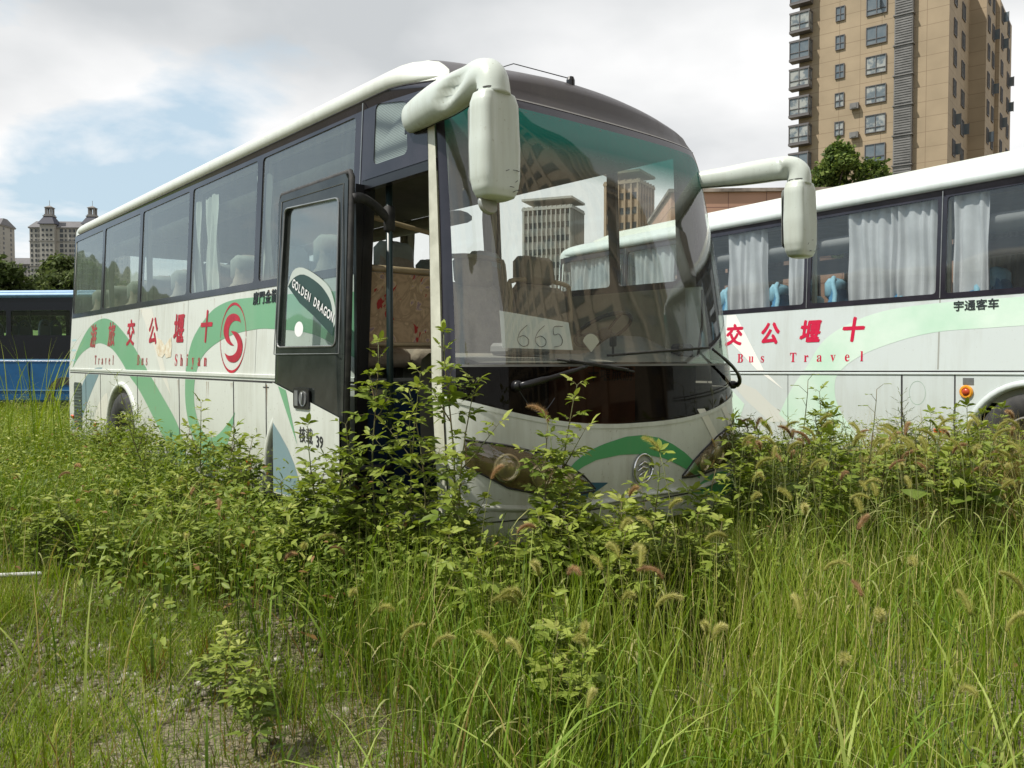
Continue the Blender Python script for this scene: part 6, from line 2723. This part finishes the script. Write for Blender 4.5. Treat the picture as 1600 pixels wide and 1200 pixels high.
# thicket hugging the nose and the door side of coach 1
Ta = []
for _ in range(7600):
    x = random.uniform(-8.5, 1.4)
    y = random.uniform(-3.1, 1.7)
    p = corner(x, y)
    d = (-1.25 - y) if x < .2 else 9
    dn = x - .30
    if x < .2 and (y > -1.30):
        continue
    w_ = max(math.exp(-(max(0, d) / .62) ** 2) * (.9 if x > -3.2 else .8) + (.10 if d < 1.6 else 0) if d < 5 else 0, math.exp(-(max(0, dn) / .55) ** 2) * math.exp(-(max(0, -1.2 - y) / .45) ** 2) * (1 if y < -.1 else .3) if x > .2 else 0)
    if random.random() < w_:
        Ta.append(p)
Ta = np.array(Ta)
Ta = Ta[~in_coach(Ta, .05)]
H = np.random.default_rng(2).uniform(.38, .80, len(Ta)) * (.72 + .45 * vnoise(Ta, 1.6, 44))
_d = Ta - O1
H = np.where((_d @ FW1 > .1), H * .82, H)
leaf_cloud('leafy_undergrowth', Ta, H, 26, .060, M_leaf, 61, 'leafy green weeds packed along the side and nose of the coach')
print('thicket stems', len(Ta))
Tb = sample(2600, -6.5, 6.2, 1.6, 8.6, 62)
Tb = Tb[visible(Tb)]
rr = np.random.default_rng(9)
Tb = Tb[(rr.uniform(0, 1, len(Tb)) < np.where(Tb[:, 0] > .2, .60, .75) * sstep(.42, .62, vnoise(Tb, 1.0, 63)) * (1 - .96 * bare(Tb)) * np.where((Tb[:, 1] < 4.4) & (Tb[:, 0] < .3), .18, 1) + .006) & ~in_coach(Tb)]
leaf_cloud('leafy_undergrowth', Tb, rr.uniform(.15, .50, len(Tb)), 20, .048, M_leafw, 64, 'scattered low leafy weeds among the grass', spread=.12)
# yellow-green weeds in front of coach 2 and left field
Tc = np.concatenate([sample(2300, 1.7, 7.0, 4.9, 8.2, 65), sample(2400, -9, -2.5, 5.6, 12, 66), sample(1500, -16, -6, 10, 20, 60)])
Tc = Tc[visible(Tc)]
Tc = Tc[(rr.uniform(0, 1, len(Tc)) < .30 + .6 * sstep(.4, .6, vnoise(Tc, 1.0, 67))) & ~in_coach(Tc)]
_hc = rr.uniform(.30, .68, len(Tc)) * np.where((Tc[:, 0] > 1.5) & (Tc[:, 1] < 9), 1.25, 1.0)
leaf_cloud('leafy_undergrowth', Tc, _hc, 28, .055, M_leaf, 68, 'yellow-green weeds before the curtained coach and across the left field', spread=.12)
# stems for the thicket
allT = np.concatenate([Ta, Tc])
m_ = ~in_coach(allT)
n = len(allT)
o = blades('undergrowth_stems', allT, np.full(n, .55), np.full(n, .005), np.abs(r_.normal(.08, .06, n)), np.abs(r_.normal(.1, .1, n)), r_.uniform(0, .5, n), M_grass_d, 69)
tag(o, 'thin stems of the low leafy weeds', 'undergrowth', kind='stuff')


# ---- individual tall weeds
def leaflet(out, base, direction, up, L_, tint, rd, wid=1.0):
    d = Vector(direction).normalized()
    s_ = d.cross(Vector(up))
    s_ = s_.normalized() if s_.length > 1e-4 else Vector((1, 0, 0))
    n_ = s_.cross(d).normalized()
    b0 = len(out['v'])
    for (a, b__, c) in LEAF_V:
        out['v'].append(tuple(Vector(base) + d * a * L_ + s_ * b__ * L_ * wid + n_ * c * L_))
        out['t'].append(max(0, min(1, tint)))
    for f in LEAF_T:
        out['f'].append(tuple(b0 + i for i in f))


def make_weed(h, seed, kind='ash'):
    """returns (stem mesh, leaf mesh): opposite compound leaves up a branching stem"""
    rd = random.Random(seed)
    st = MB()
    lf = dict(v=[], f=[], t=[])

    def shoot(p0, dir0, length, r0, order):
        pts = []
        p = Vector(p0)
        d = Vector(dir0).normalized()
        steps = max(5, int(length / ((.062 if h < 1.1 else .082) if kind != 'feather' else .05)))
        for i in range(steps + 1):
            pts.append(tuple(p))
            d = (d + Vector((rd.uniform(-.06, .06), rd.uniform(-.06, .06), .05 if order else .02))).normalized()
            p = p + d * (length / steps)
        st.tube(pts, [r0 * (1 - .75 * i / steps) for i in range(steps + 1)], 5)
        az = rd.uniform(0, 6.28)
        for i in range(1, steps + 1):
            f = i / steps
            if order == 0 and f < .18:
                continue
            az += PI / 2 + rd.uniform(-.3, .3)
            top = f > .86
            for s_ in ((0, PI) if kind != 'broad' else (0,)):
                a = az + s_ + (rd.uniform(-.4, .4))
                if rd.random() < .10 and not top:
                    continue
                el = rd.uniform(.15, .75) if not top else rd.uniform(.5, 1.1)
                dd = Vector((math.cos(a) * math.cos(el), math.sin(a) * math.cos(el), math.sin(el)))
                tint = .38 + .35 * f + rd.uniform(-.14, .14)
                q = Vector(pts[i])
                if kind == 'ash':
                    pl_ = (.10 - .055 * f) * rd.uniform(.7, 1.25)
                    e = q + dd * pl_
                    e.z -= .2 * pl_
                    st.tube([q, q + dd * pl_ * .5, e], [.0016, .0014, .001], 3, cap=False)
                    LL = (.074 - .020 * f) * rd.uniform(.75, 1.25)
                    dd2 = (e - q).normalized()
                    sd = dd2.cross(Vector((0, 0, 1))).normalized()
                    upr = Vector((rd.uniform(-.7, .7), rd.uniform(-.7, .7), 1))
                    leaflet(lf, e, dd2 + Vector((0, 0, rd.uniform(-.5, .3))), upr, LL * 1.15, tint, rd)
                    for k in ((.98, .95), (.55, .8)):
                        bb = q.lerp(e, k[0])
                        for sg in (-1, 1):
                            leaflet(lf, bb, dd2 * .55 + sd * sg + Vector((0, 0, rd.uniform(-.7, .4))), upr + Vector((rd.uniform(-.5, .5), rd.uniform(-.5, .5), 0)), LL * k[1] * rd.uniform(.8, 1.1), tint + rd.uniform(-.08, .08), rd)
                elif kind == 'broad':
                    pl_ = .06 * rd.uniform(.8, 1.3)
                    e = q + dd * pl_
                    st.tube([q, e], [.002, .0015], 3, cap=False)
                    leaflet(lf, e, dd + Vector((0, 0, -.55)), (0, 0, 1), .135 * (1.15 - .55 * f) * rd.uniform(.7, 1.2), tint - .12, rd, wid=2.2)
                else:   # feathery
                    for k in range(3):
                        e = q + dd * .03 * k
                        leaflet(lf, e, dd + Vector((rd.uniform(-.4, .4), rd.uniform(-.4, .4), rd.uniform(-.2, .3))), (0, 0, 1), .055 * (1.2 - .5 * f), tint, rd, wid=.28)
                if order == 0 and .25 < f < .8 and rd.random() < (.26 if kind == 'ash' else .10 if kind == 'broad' else .45):
                    shoot(q, dd + Vector((0, 0, .7)), h * rd.uniform(.14, .30) * (1.1 - f * .5), r0 * .5, 1)
    shoot((0, 0, -.03), (rd.uniform(-.08, .08), rd.uniform(-.08, .08), 1), h, .0058 + .002 * h, 0)
    so2 = st.build('stem', M_stem, None, smooth=True)
    V = np.array(lf['v'])
    F = np.array(lf['f'])
    lo = raw_mesh('leaves', V, F, np.array(lf['t']), M_leaf)
    a, b__ = so2.data, lo.data
    bpy.data.objects.remove(so2)
    bpy.data.objects.remove(lo)
    return a, b__


PROTO = {('ash', i): (hh, make_weed(hh, 100 + i, 'ash')) for i, hh in enumerate((.75, .8, .9, 1.0, 1.15, 1.3, 1.45, 1.5))}
PROTO.update({('broad', i): (hh, make_weed(hh, 200 + i, 'broad')) for i, hh in enumerate((.9, 1.1, 1.25))})
PROTO.update({('feather', i): (hh, make_weed(hh, 300 + i, 'feather')) for i, hh in enumerate((1.0, 1.2, 1.35))})


def put_weed(px, top, depth, kind, label, group=None, rz=None, squeeze=1.0):
    """px/top only express where along the row it stands and how tall it is, in metres"""
    X = (px - 800) / 1280 * depth
    Z = H0 - (top - 562) / 1280 * depth
    P_ = np.array([[X, depth]])
    if in_coach(P_, .02)[0]:
        P_ = P_ - np.array([[.0, .25]])
    keys = [k for k in PROTO if k[0] == kind]
    key = min(keys, key=lambda k: abs(PROTO[k][0] - Z) + random.uniform(0, .12))
    hh, (sm_, lm_) = PROTO[key]
    s_ = Z / hh
    t_ = empty('weed', (P_[0, 0], P_[0, 1], 0), random.uniform(0, 6.28) if rz is None else rz)
    t_.scale = (squeeze * (.5 + .5 * s_), squeeze * (.5 + .5 * s_), s_)
    tag(t_, label, 'weed', group)
    link('stem', sm_, t_)
    link('leaves', lm_, t_)
    return t_


put_weed(700, 512, 3.95, 'ash', 'tallest leafy weed, rising in front of the coach door pillar')
put_weed(712, 585, 3.9, 'ash', 'bushy weed crowding the foot of the door pillar')
put_weed(590, 528, 4.35, 'ash', 'tall leafy weed in the open doorway in front of the green pole')
put_weed(632, 572, 4.2, 'ash', 'weed standing against the navy step panel, left of two')
put_weed(668, 600, 4.15, 'ash', 'weed standing against the navy step panel, next to the door pillar')
put_weed(556, 655, 4.3, 'ash', 'weed growing just right of the open door edge')
put_weed(510, 655, 4.5, 'ash', 'weed in front of the white lower part of the open door')
put_weed(478, 720, 4.6, 'ash', 'low bushy weed under the 39 on the door')
put_weed(868, 590, 4.0, 'ash', 'tall weed in front of the lower windscreen, topping the left wiper')
put_weed(858, 650, 3.95, 'ash', 'weed beside the tallest one before the lower windscreen')
put_weed(320, 622, 6.0, 'ash', 'leafy weed against the foot of the rear green swoosh')
put_weed(345, 660, 5.9, 'ash', 'shorter weed right beside the one at the green swoosh')
put_weed(240, 575, 6.6, 'feather', 'thin feathery weed in front of the green swoosh near the rear wheel')
put_weed(1240, 585, 5.4, 'broad', 'broad-leaved weed before the white ray on the curtained coach')
put_weed(1345, 600, 5.6, 'broad', 'broad-leaved weed under the word Travel on the curtained coach')
put_weed(1298, 605, 5.7, 'ash', 'slender weed between two broad-leaved ones by the curtained coach')
put_weed(1448, 602, 6.0, 'feather', 'thin feathery weed before the filler flap of the curtained coach')
put_weed(1262, 690, 5.0, 'broad', 'low broad-leaved weed with yellowing leaves by the second coach')
put_weed(1540, 630, 5.6, 'ash', 'weed in front of the wheel arch of the curtained coach')
put_weed(1000, 700, 3.9, 'ash', 'weed partly covering the round emblem on the coach nose')
put_weed(1098, 722, 4.2, 'ash', 'weed under the right-hand headlight of the coach nose')
put_weed(1176, 660, 5.6, 'ash', 'weed just past the right corner of the coach nose')
rdx = random.Random(17)
for i in range(54):
    px = rdx.uniform(435, 1010)
    top = float(np.interp(px, [435, 520, 580, 680, 710, 740, 840, 870, 950, 1010], [750, 735, 795, 800, 775, 835, 835, 750, 765, 820])) + rdx.uniform(-25, 60)
    dep = 4.55 - (px - 470) / 540 * .75 + rdx.uniform(-.35, .15)
    put_weed(px, top, dep, 'ash', 'leafy green weed in the thicket before the door and nose of the coach', 'weeds in the thicket at the coach nose')
for i in range(6):
    px = rdx.uniform(1000, 1150)
    put_weed(px, 800 + rdx.uniform(-20, 50), 4.0 + rdx.uniform(-.2, .3), 'ash', 'leafy green weed in the thicket before the door and nose of the coach', 'weeds in the thicket at the coach nose')
for i in range(24):
    px = rdx.uniform(110, 460)
    dep = 9.2 - (px - 110) / 350 * 4.1 + rdx.uniform(-.5, .0)
    top = 562 + (H0 - rdx.uniform(.55, .85)) * 1280 / dep
    put_weed(px, top, dep, 'ash' if rdx.random() < .75 else 'feather', 'weed in the row along the side of the green-striped coach', 'weeds along the coach side')
for i in range(46):
    px = rdx.uniform(1150, 1610)
    dep = rdx.uniform(4.9, 6.6) - (px - 1150) / 450 * .3
    top = 562 + (H0 - rdx.uniform(.75, 1.06)) * 1280 / dep
    put_weed(px, top, dep, rdx.choice(['ash', 'broad', 'broad', 'ash', 'feather']), 'weed among the tangle in front of the curtained coach', 'weeds before the curtained coach')
for i in range(26):
    px = rdx.uniform(-10, 620)
    dep = max(rdx.uniform(4.4, 6.2), 5.3 - px * .0018)
    top = 562 + (H0 - rdx.uniform(.30, .55)) * 1280 / dep
    put_weed(px, top, dep, 'ash', 'knee-high weed among the grass at the left of the view', 'low weeds at the left')
for (px, py, dep) in ((880, 930, 2.9), (860, 985, 2.7), (905, 1010, 2.6), (360, 985, 3.1), (395, 1040, 2.8), (330, 1010, 3.3), (715, 830, 3.5), (760, 860, 3.3)):
    put_weed(px, py, dep, 'ash', 'small leafy weed in the near grass', 'small weeds in the near grass')


# ---- foxtails
def make_foxtail(seed, h):
    rd = random.Random(seed)
    a = rd.uniform(0, 6.28)
    lean = rd.uniform(.05, .35)
    pts = []
    p = Vector((0, 0, -.02))
    ang = lean * .3
    n = 12
    L_ = h * 1.0
    for i in range(n + 1):
        pts.append(p.copy())
        ang += lean * .12 * (i / n) * 2
        p = p + Vector((math.sin(ang) * math.cos(a), math.sin(ang) * math.sin(a), math.cos(ang))) * (L_ / n)
    st = MB()
    st.tube(pts, [.0019 * (1 - .4 * i / n) for i in range(n + 1)], 4)
    hl = rd.uniform(.075, .12)
    hp = [pts[-1].copy()]
    q = pts[-1].copy()
    cv = rd.uniform(.8, 2.1)
    m_n = 12
    for i in range(m_n):
        ang += cv / m_n
        q = q + Vector((math.sin(ang) * math.cos(a), math.sin(ang) * math.sin(a), math.cos(ang))) * (hl / m_n)
        hp.append(q.copy())
    V, F, T_ = [], [], []
    core = MB()
    rad = [.0068 * (math.sin(PI * min(1, .12 + .86 * i / m_n)) ** .55) for i in range(m_n + 1)]
    core.tube(hp, rad, 7)
    V = [tuple(v) for v in core.v]
    T_ = [.25 + rd.uniform(-.1, .1) for _ in V]
    tri = []
    for f in core.f:
        for k in range(1, len(f) - 1):
            tri.append((f[0], f[k], f[k + 1]))
    for k in range(420):
        t = rd.random()
        i = min(m_n - 1, int(t * m_n))
        base = hp[i].lerp(hp[i + 1], t * m_n - i)
        ax = (hp[i + 1] - hp[i]).normalized()
        rv = Vector((rd.gauss(0, 1), rd.gauss(0, 1), rd.gauss(0, 1)))
        rv = (rv - ax * rv.dot(ax)).normalized()
        d = (rv + ax * rd.uniform(.3, .9)).normalized()
        bl = rd.uniform(.011, .021) * (math.sin(PI * min(1, .15 + .8 * t)) ** .4)
        w_ = ax.cross(rv) * .0007
        b0 = len(V)
        s0 = base + rv * rad[i] * .7
        V += [tuple(s0 - w_), tuple(s0 + w_), tuple(s0 + d * bl)]
        tt = .55 + rd.uniform(-.25, .35)
        T_ += [tt, tt, min(1, tt + .2)]
        tri.append((b0, b0 + 1, b0 + 2))
    lf = MB()
    for k in range(2):
        i = rd.randrange(3, 8)
        aa = rd.uniform(0, 6.28)
        bp_ = pts[i]
        ll = rd.uniform(.12, .24)
        ps = [bp_ + Vector((math.cos(aa) * ll * t, math.sin(aa) * ll * t, ll * (.9 * t - 1.1 * t * t))) for t in frange(0, 1, 6)]
        sd = Vector((-math.sin(aa), math.cos(aa), 0))
        st.add([tuple(ps[j] + sd * w * s_) for j, w in enumerate((.001, .004, .0045, .004, .0025, .0003)) for s_ in (-1, 1)], [(2 * j, 2 * j + 1, 2 * j + 3, 2 * j + 2) for j in range(5)])
    so2 = st.build('stalk', mat('foxtail_stalk', (.16, .22, .05), .6, col2=(.24, .22, .08), scale=5), None, smooth=True)
    ho = raw_mesh('seed_head', np.array(V), np.array(tri), np.array(T_), MFOX)
    a_, b__ = so2.data, ho.data
    bpy.data.objects.remove(so2)
    bpy.data.objects.remove(ho)
    return h, a_, b__, hp[m_n // 2]


MFOX = foliage_mat('foxtail_bristle', [(.0, (.16, .17, .04)), (.4, (.36, .36, .10)), (.8, (.54, .50, .20)), (1, (.68, .62, .34))], .45)
MFOX_R = foliage_mat('foxtail_bristle_red', [(.0, (.18, .12, .06)), (.4, (.36, .23, .12)), (.8, (.50, .35, .20)), (1, (.60, .48, .32))], .45)
FOX = [make_foxtail(400 + i, hh) for i, hh in enumerate((.45, .5, .55, .6, .65, .7, .75, .8))]
RED = {}
for i, f_ in enumerate(FOX):
    c_ = f_[2].copy()
    c_.materials.clear()
    c_.materials.append(MFOX_R)
    RED[i] = c_


def put_fox(px, py, dep, red=False, label=None, group=None):
    X = (px - 800) / 1280 * dep
    Z = H0 - (py - 562) / 1280 * dep
    i = min(range(len(FOX)), key=lambda k: abs(FOX[k][3].z - Z) + random.uniform(0, .15))
    h_, sm_, hm_, mid = FOX[i]
    rz = random.uniform(0, 6.28)
    s_ = max(.6, min(1.5, Z / mid.z))
    off = Vector((mid.x * math.cos(rz) - mid.y * math.sin(rz), mid.x * math.sin(rz) + mid.y * math.cos(rz))) * s_
    t_ = empty('foxtail', (X - off.x, dep - off.y, 0), rz)
    t_.scale = (s_, s_, s_)
    tag(t_, label or ('reddish bristly foxtail arching over the grass' if red else 'yellow-green bristly foxtail arching over the grass'), 'foxtail', group or ('reddish foxtails' if red else 'yellow-green foxtails'))
    link('stalk', sm_, t_)
    link('seed_head', RED[i] if red else hm_, t_)


for (px, py, dep, red) in ((1120, 835, 3.3, 0), (822, 822, 3.4, 1), (980, 815, 3.3, 0), (1010, 815, 3.3, 0), (1055, 785, 3.5, 0), (960, 855, 3.1, 0), (1000, 855, 3.1, 0), (1003, 870, 3.0, 0), (935, 880, 3.0, 0),
                           (1020, 890, 2.9, 1), (897, 890, 3.0, 1), (838, 885, 3.0, 0), (985, 930, 2.8, 0), (1045, 935, 2.8, 0), (1105, 980, 2.6, 0), (1125, 985, 2.6, 0), (800, 925, 2.8, 0), (790, 935, 2.8, 0), (765, 1000, 2.6, 0), (915, 980, 2.6, 0), (910, 1000, 2.6, 0), (805, 1010, 2.5, 0),
                           (1310, 880, 3.0, 0), (1430, 875, 3.0, 0), (1345, 920, 2.8, 1), (1250, 945, 2.8, 0), (1380, 960, 2.7, 0), (1325, 1030, 2.4, 0), (1515, 940, 2.7, 0), (1520, 1080, 2.3, 0), (1590, 970, 2.6, 0), (1350, 815, 3.3, 1), (1260, 795, 3.5, 0), (1590, 905, 2.9, 0), (925, 1090, 2.3, 0),
                           (1090, 1130, 2.3, 0), (550, 925, 3.2, 0), (600, 950, 3.0, 0), (690, 1000, 2.7, 0), (640, 985, 2.8, 0), (845, 640, 4.0, 1), (775, 735, 3.8, 1), (990, 765, 3.7, 1), (1020, 690, 3.9, 0), (1230, 770, 3.7, 0), (1345, 790, 3.6, 0), (340, 785, 4.6, 1), (450, 868, 3.9, 1), (1320, 740, 4.4, 1), (1405, 700, 4.8, 0)):
    put_fox(px, py, dep, bool(red))
for i in range(90):
    px = rdx.uniform(1160, 1600)
    dep = rdx.uniform(4.0, 6.0)
    py = 562 + (H0 - rdx.uniform(.66, .98)) * 1280 / dep
    put_fox(px, py, dep, rdx.random() < .3, 'foxtail in the dry tangle before the curtained coach', 'foxtails before the curtained coach')
for i in range(26):
    px = rdx.uniform(10, 560)
    dep = rdx.uniform(3.8, 7.0)
    py = 562 + (H0 - rdx.uniform(.38, .62)) * 1280 / dep
    put_fox(px, py, dep, rdx.random() < .25, 'foxtail among the grass at the left of the view', 'foxtails at the left')

# tall reeds by the blue bus
P = np.array([(-5.45, 9.2)] * 26 + [(-5.1, 8.9)] * 22) + r_.normal(0, .16, (48, 2))
o = blades('tall_reed', P, r_.uniform(.9, 1.85, 48), r_.uniform(.009, .016, 48), np.abs(r_.normal(.12, .1, 48)), r_.uniform(.2, 1.9, 48), r_.uniform(.55, .95, 48), M_grass, 71, seg=9, curl=3)
tag(o, 'tall bent reed clump at the left edge, in front of the blue bus', 'reeds', kind='stuff')

# white rod lying on the track
m = MB()
m.tube([(-3.9, 4.68, .05), (-3.3, 4.83, .07), (-2.86, 4.95, .06)], .012, 8)
tag(m.build('pipe', mat('white_plastic', (.6, .6, .58), .5, var=.2)), 'thin white plastic pipe lying on the gravel at the left edge', 'pipe')
print('all done')
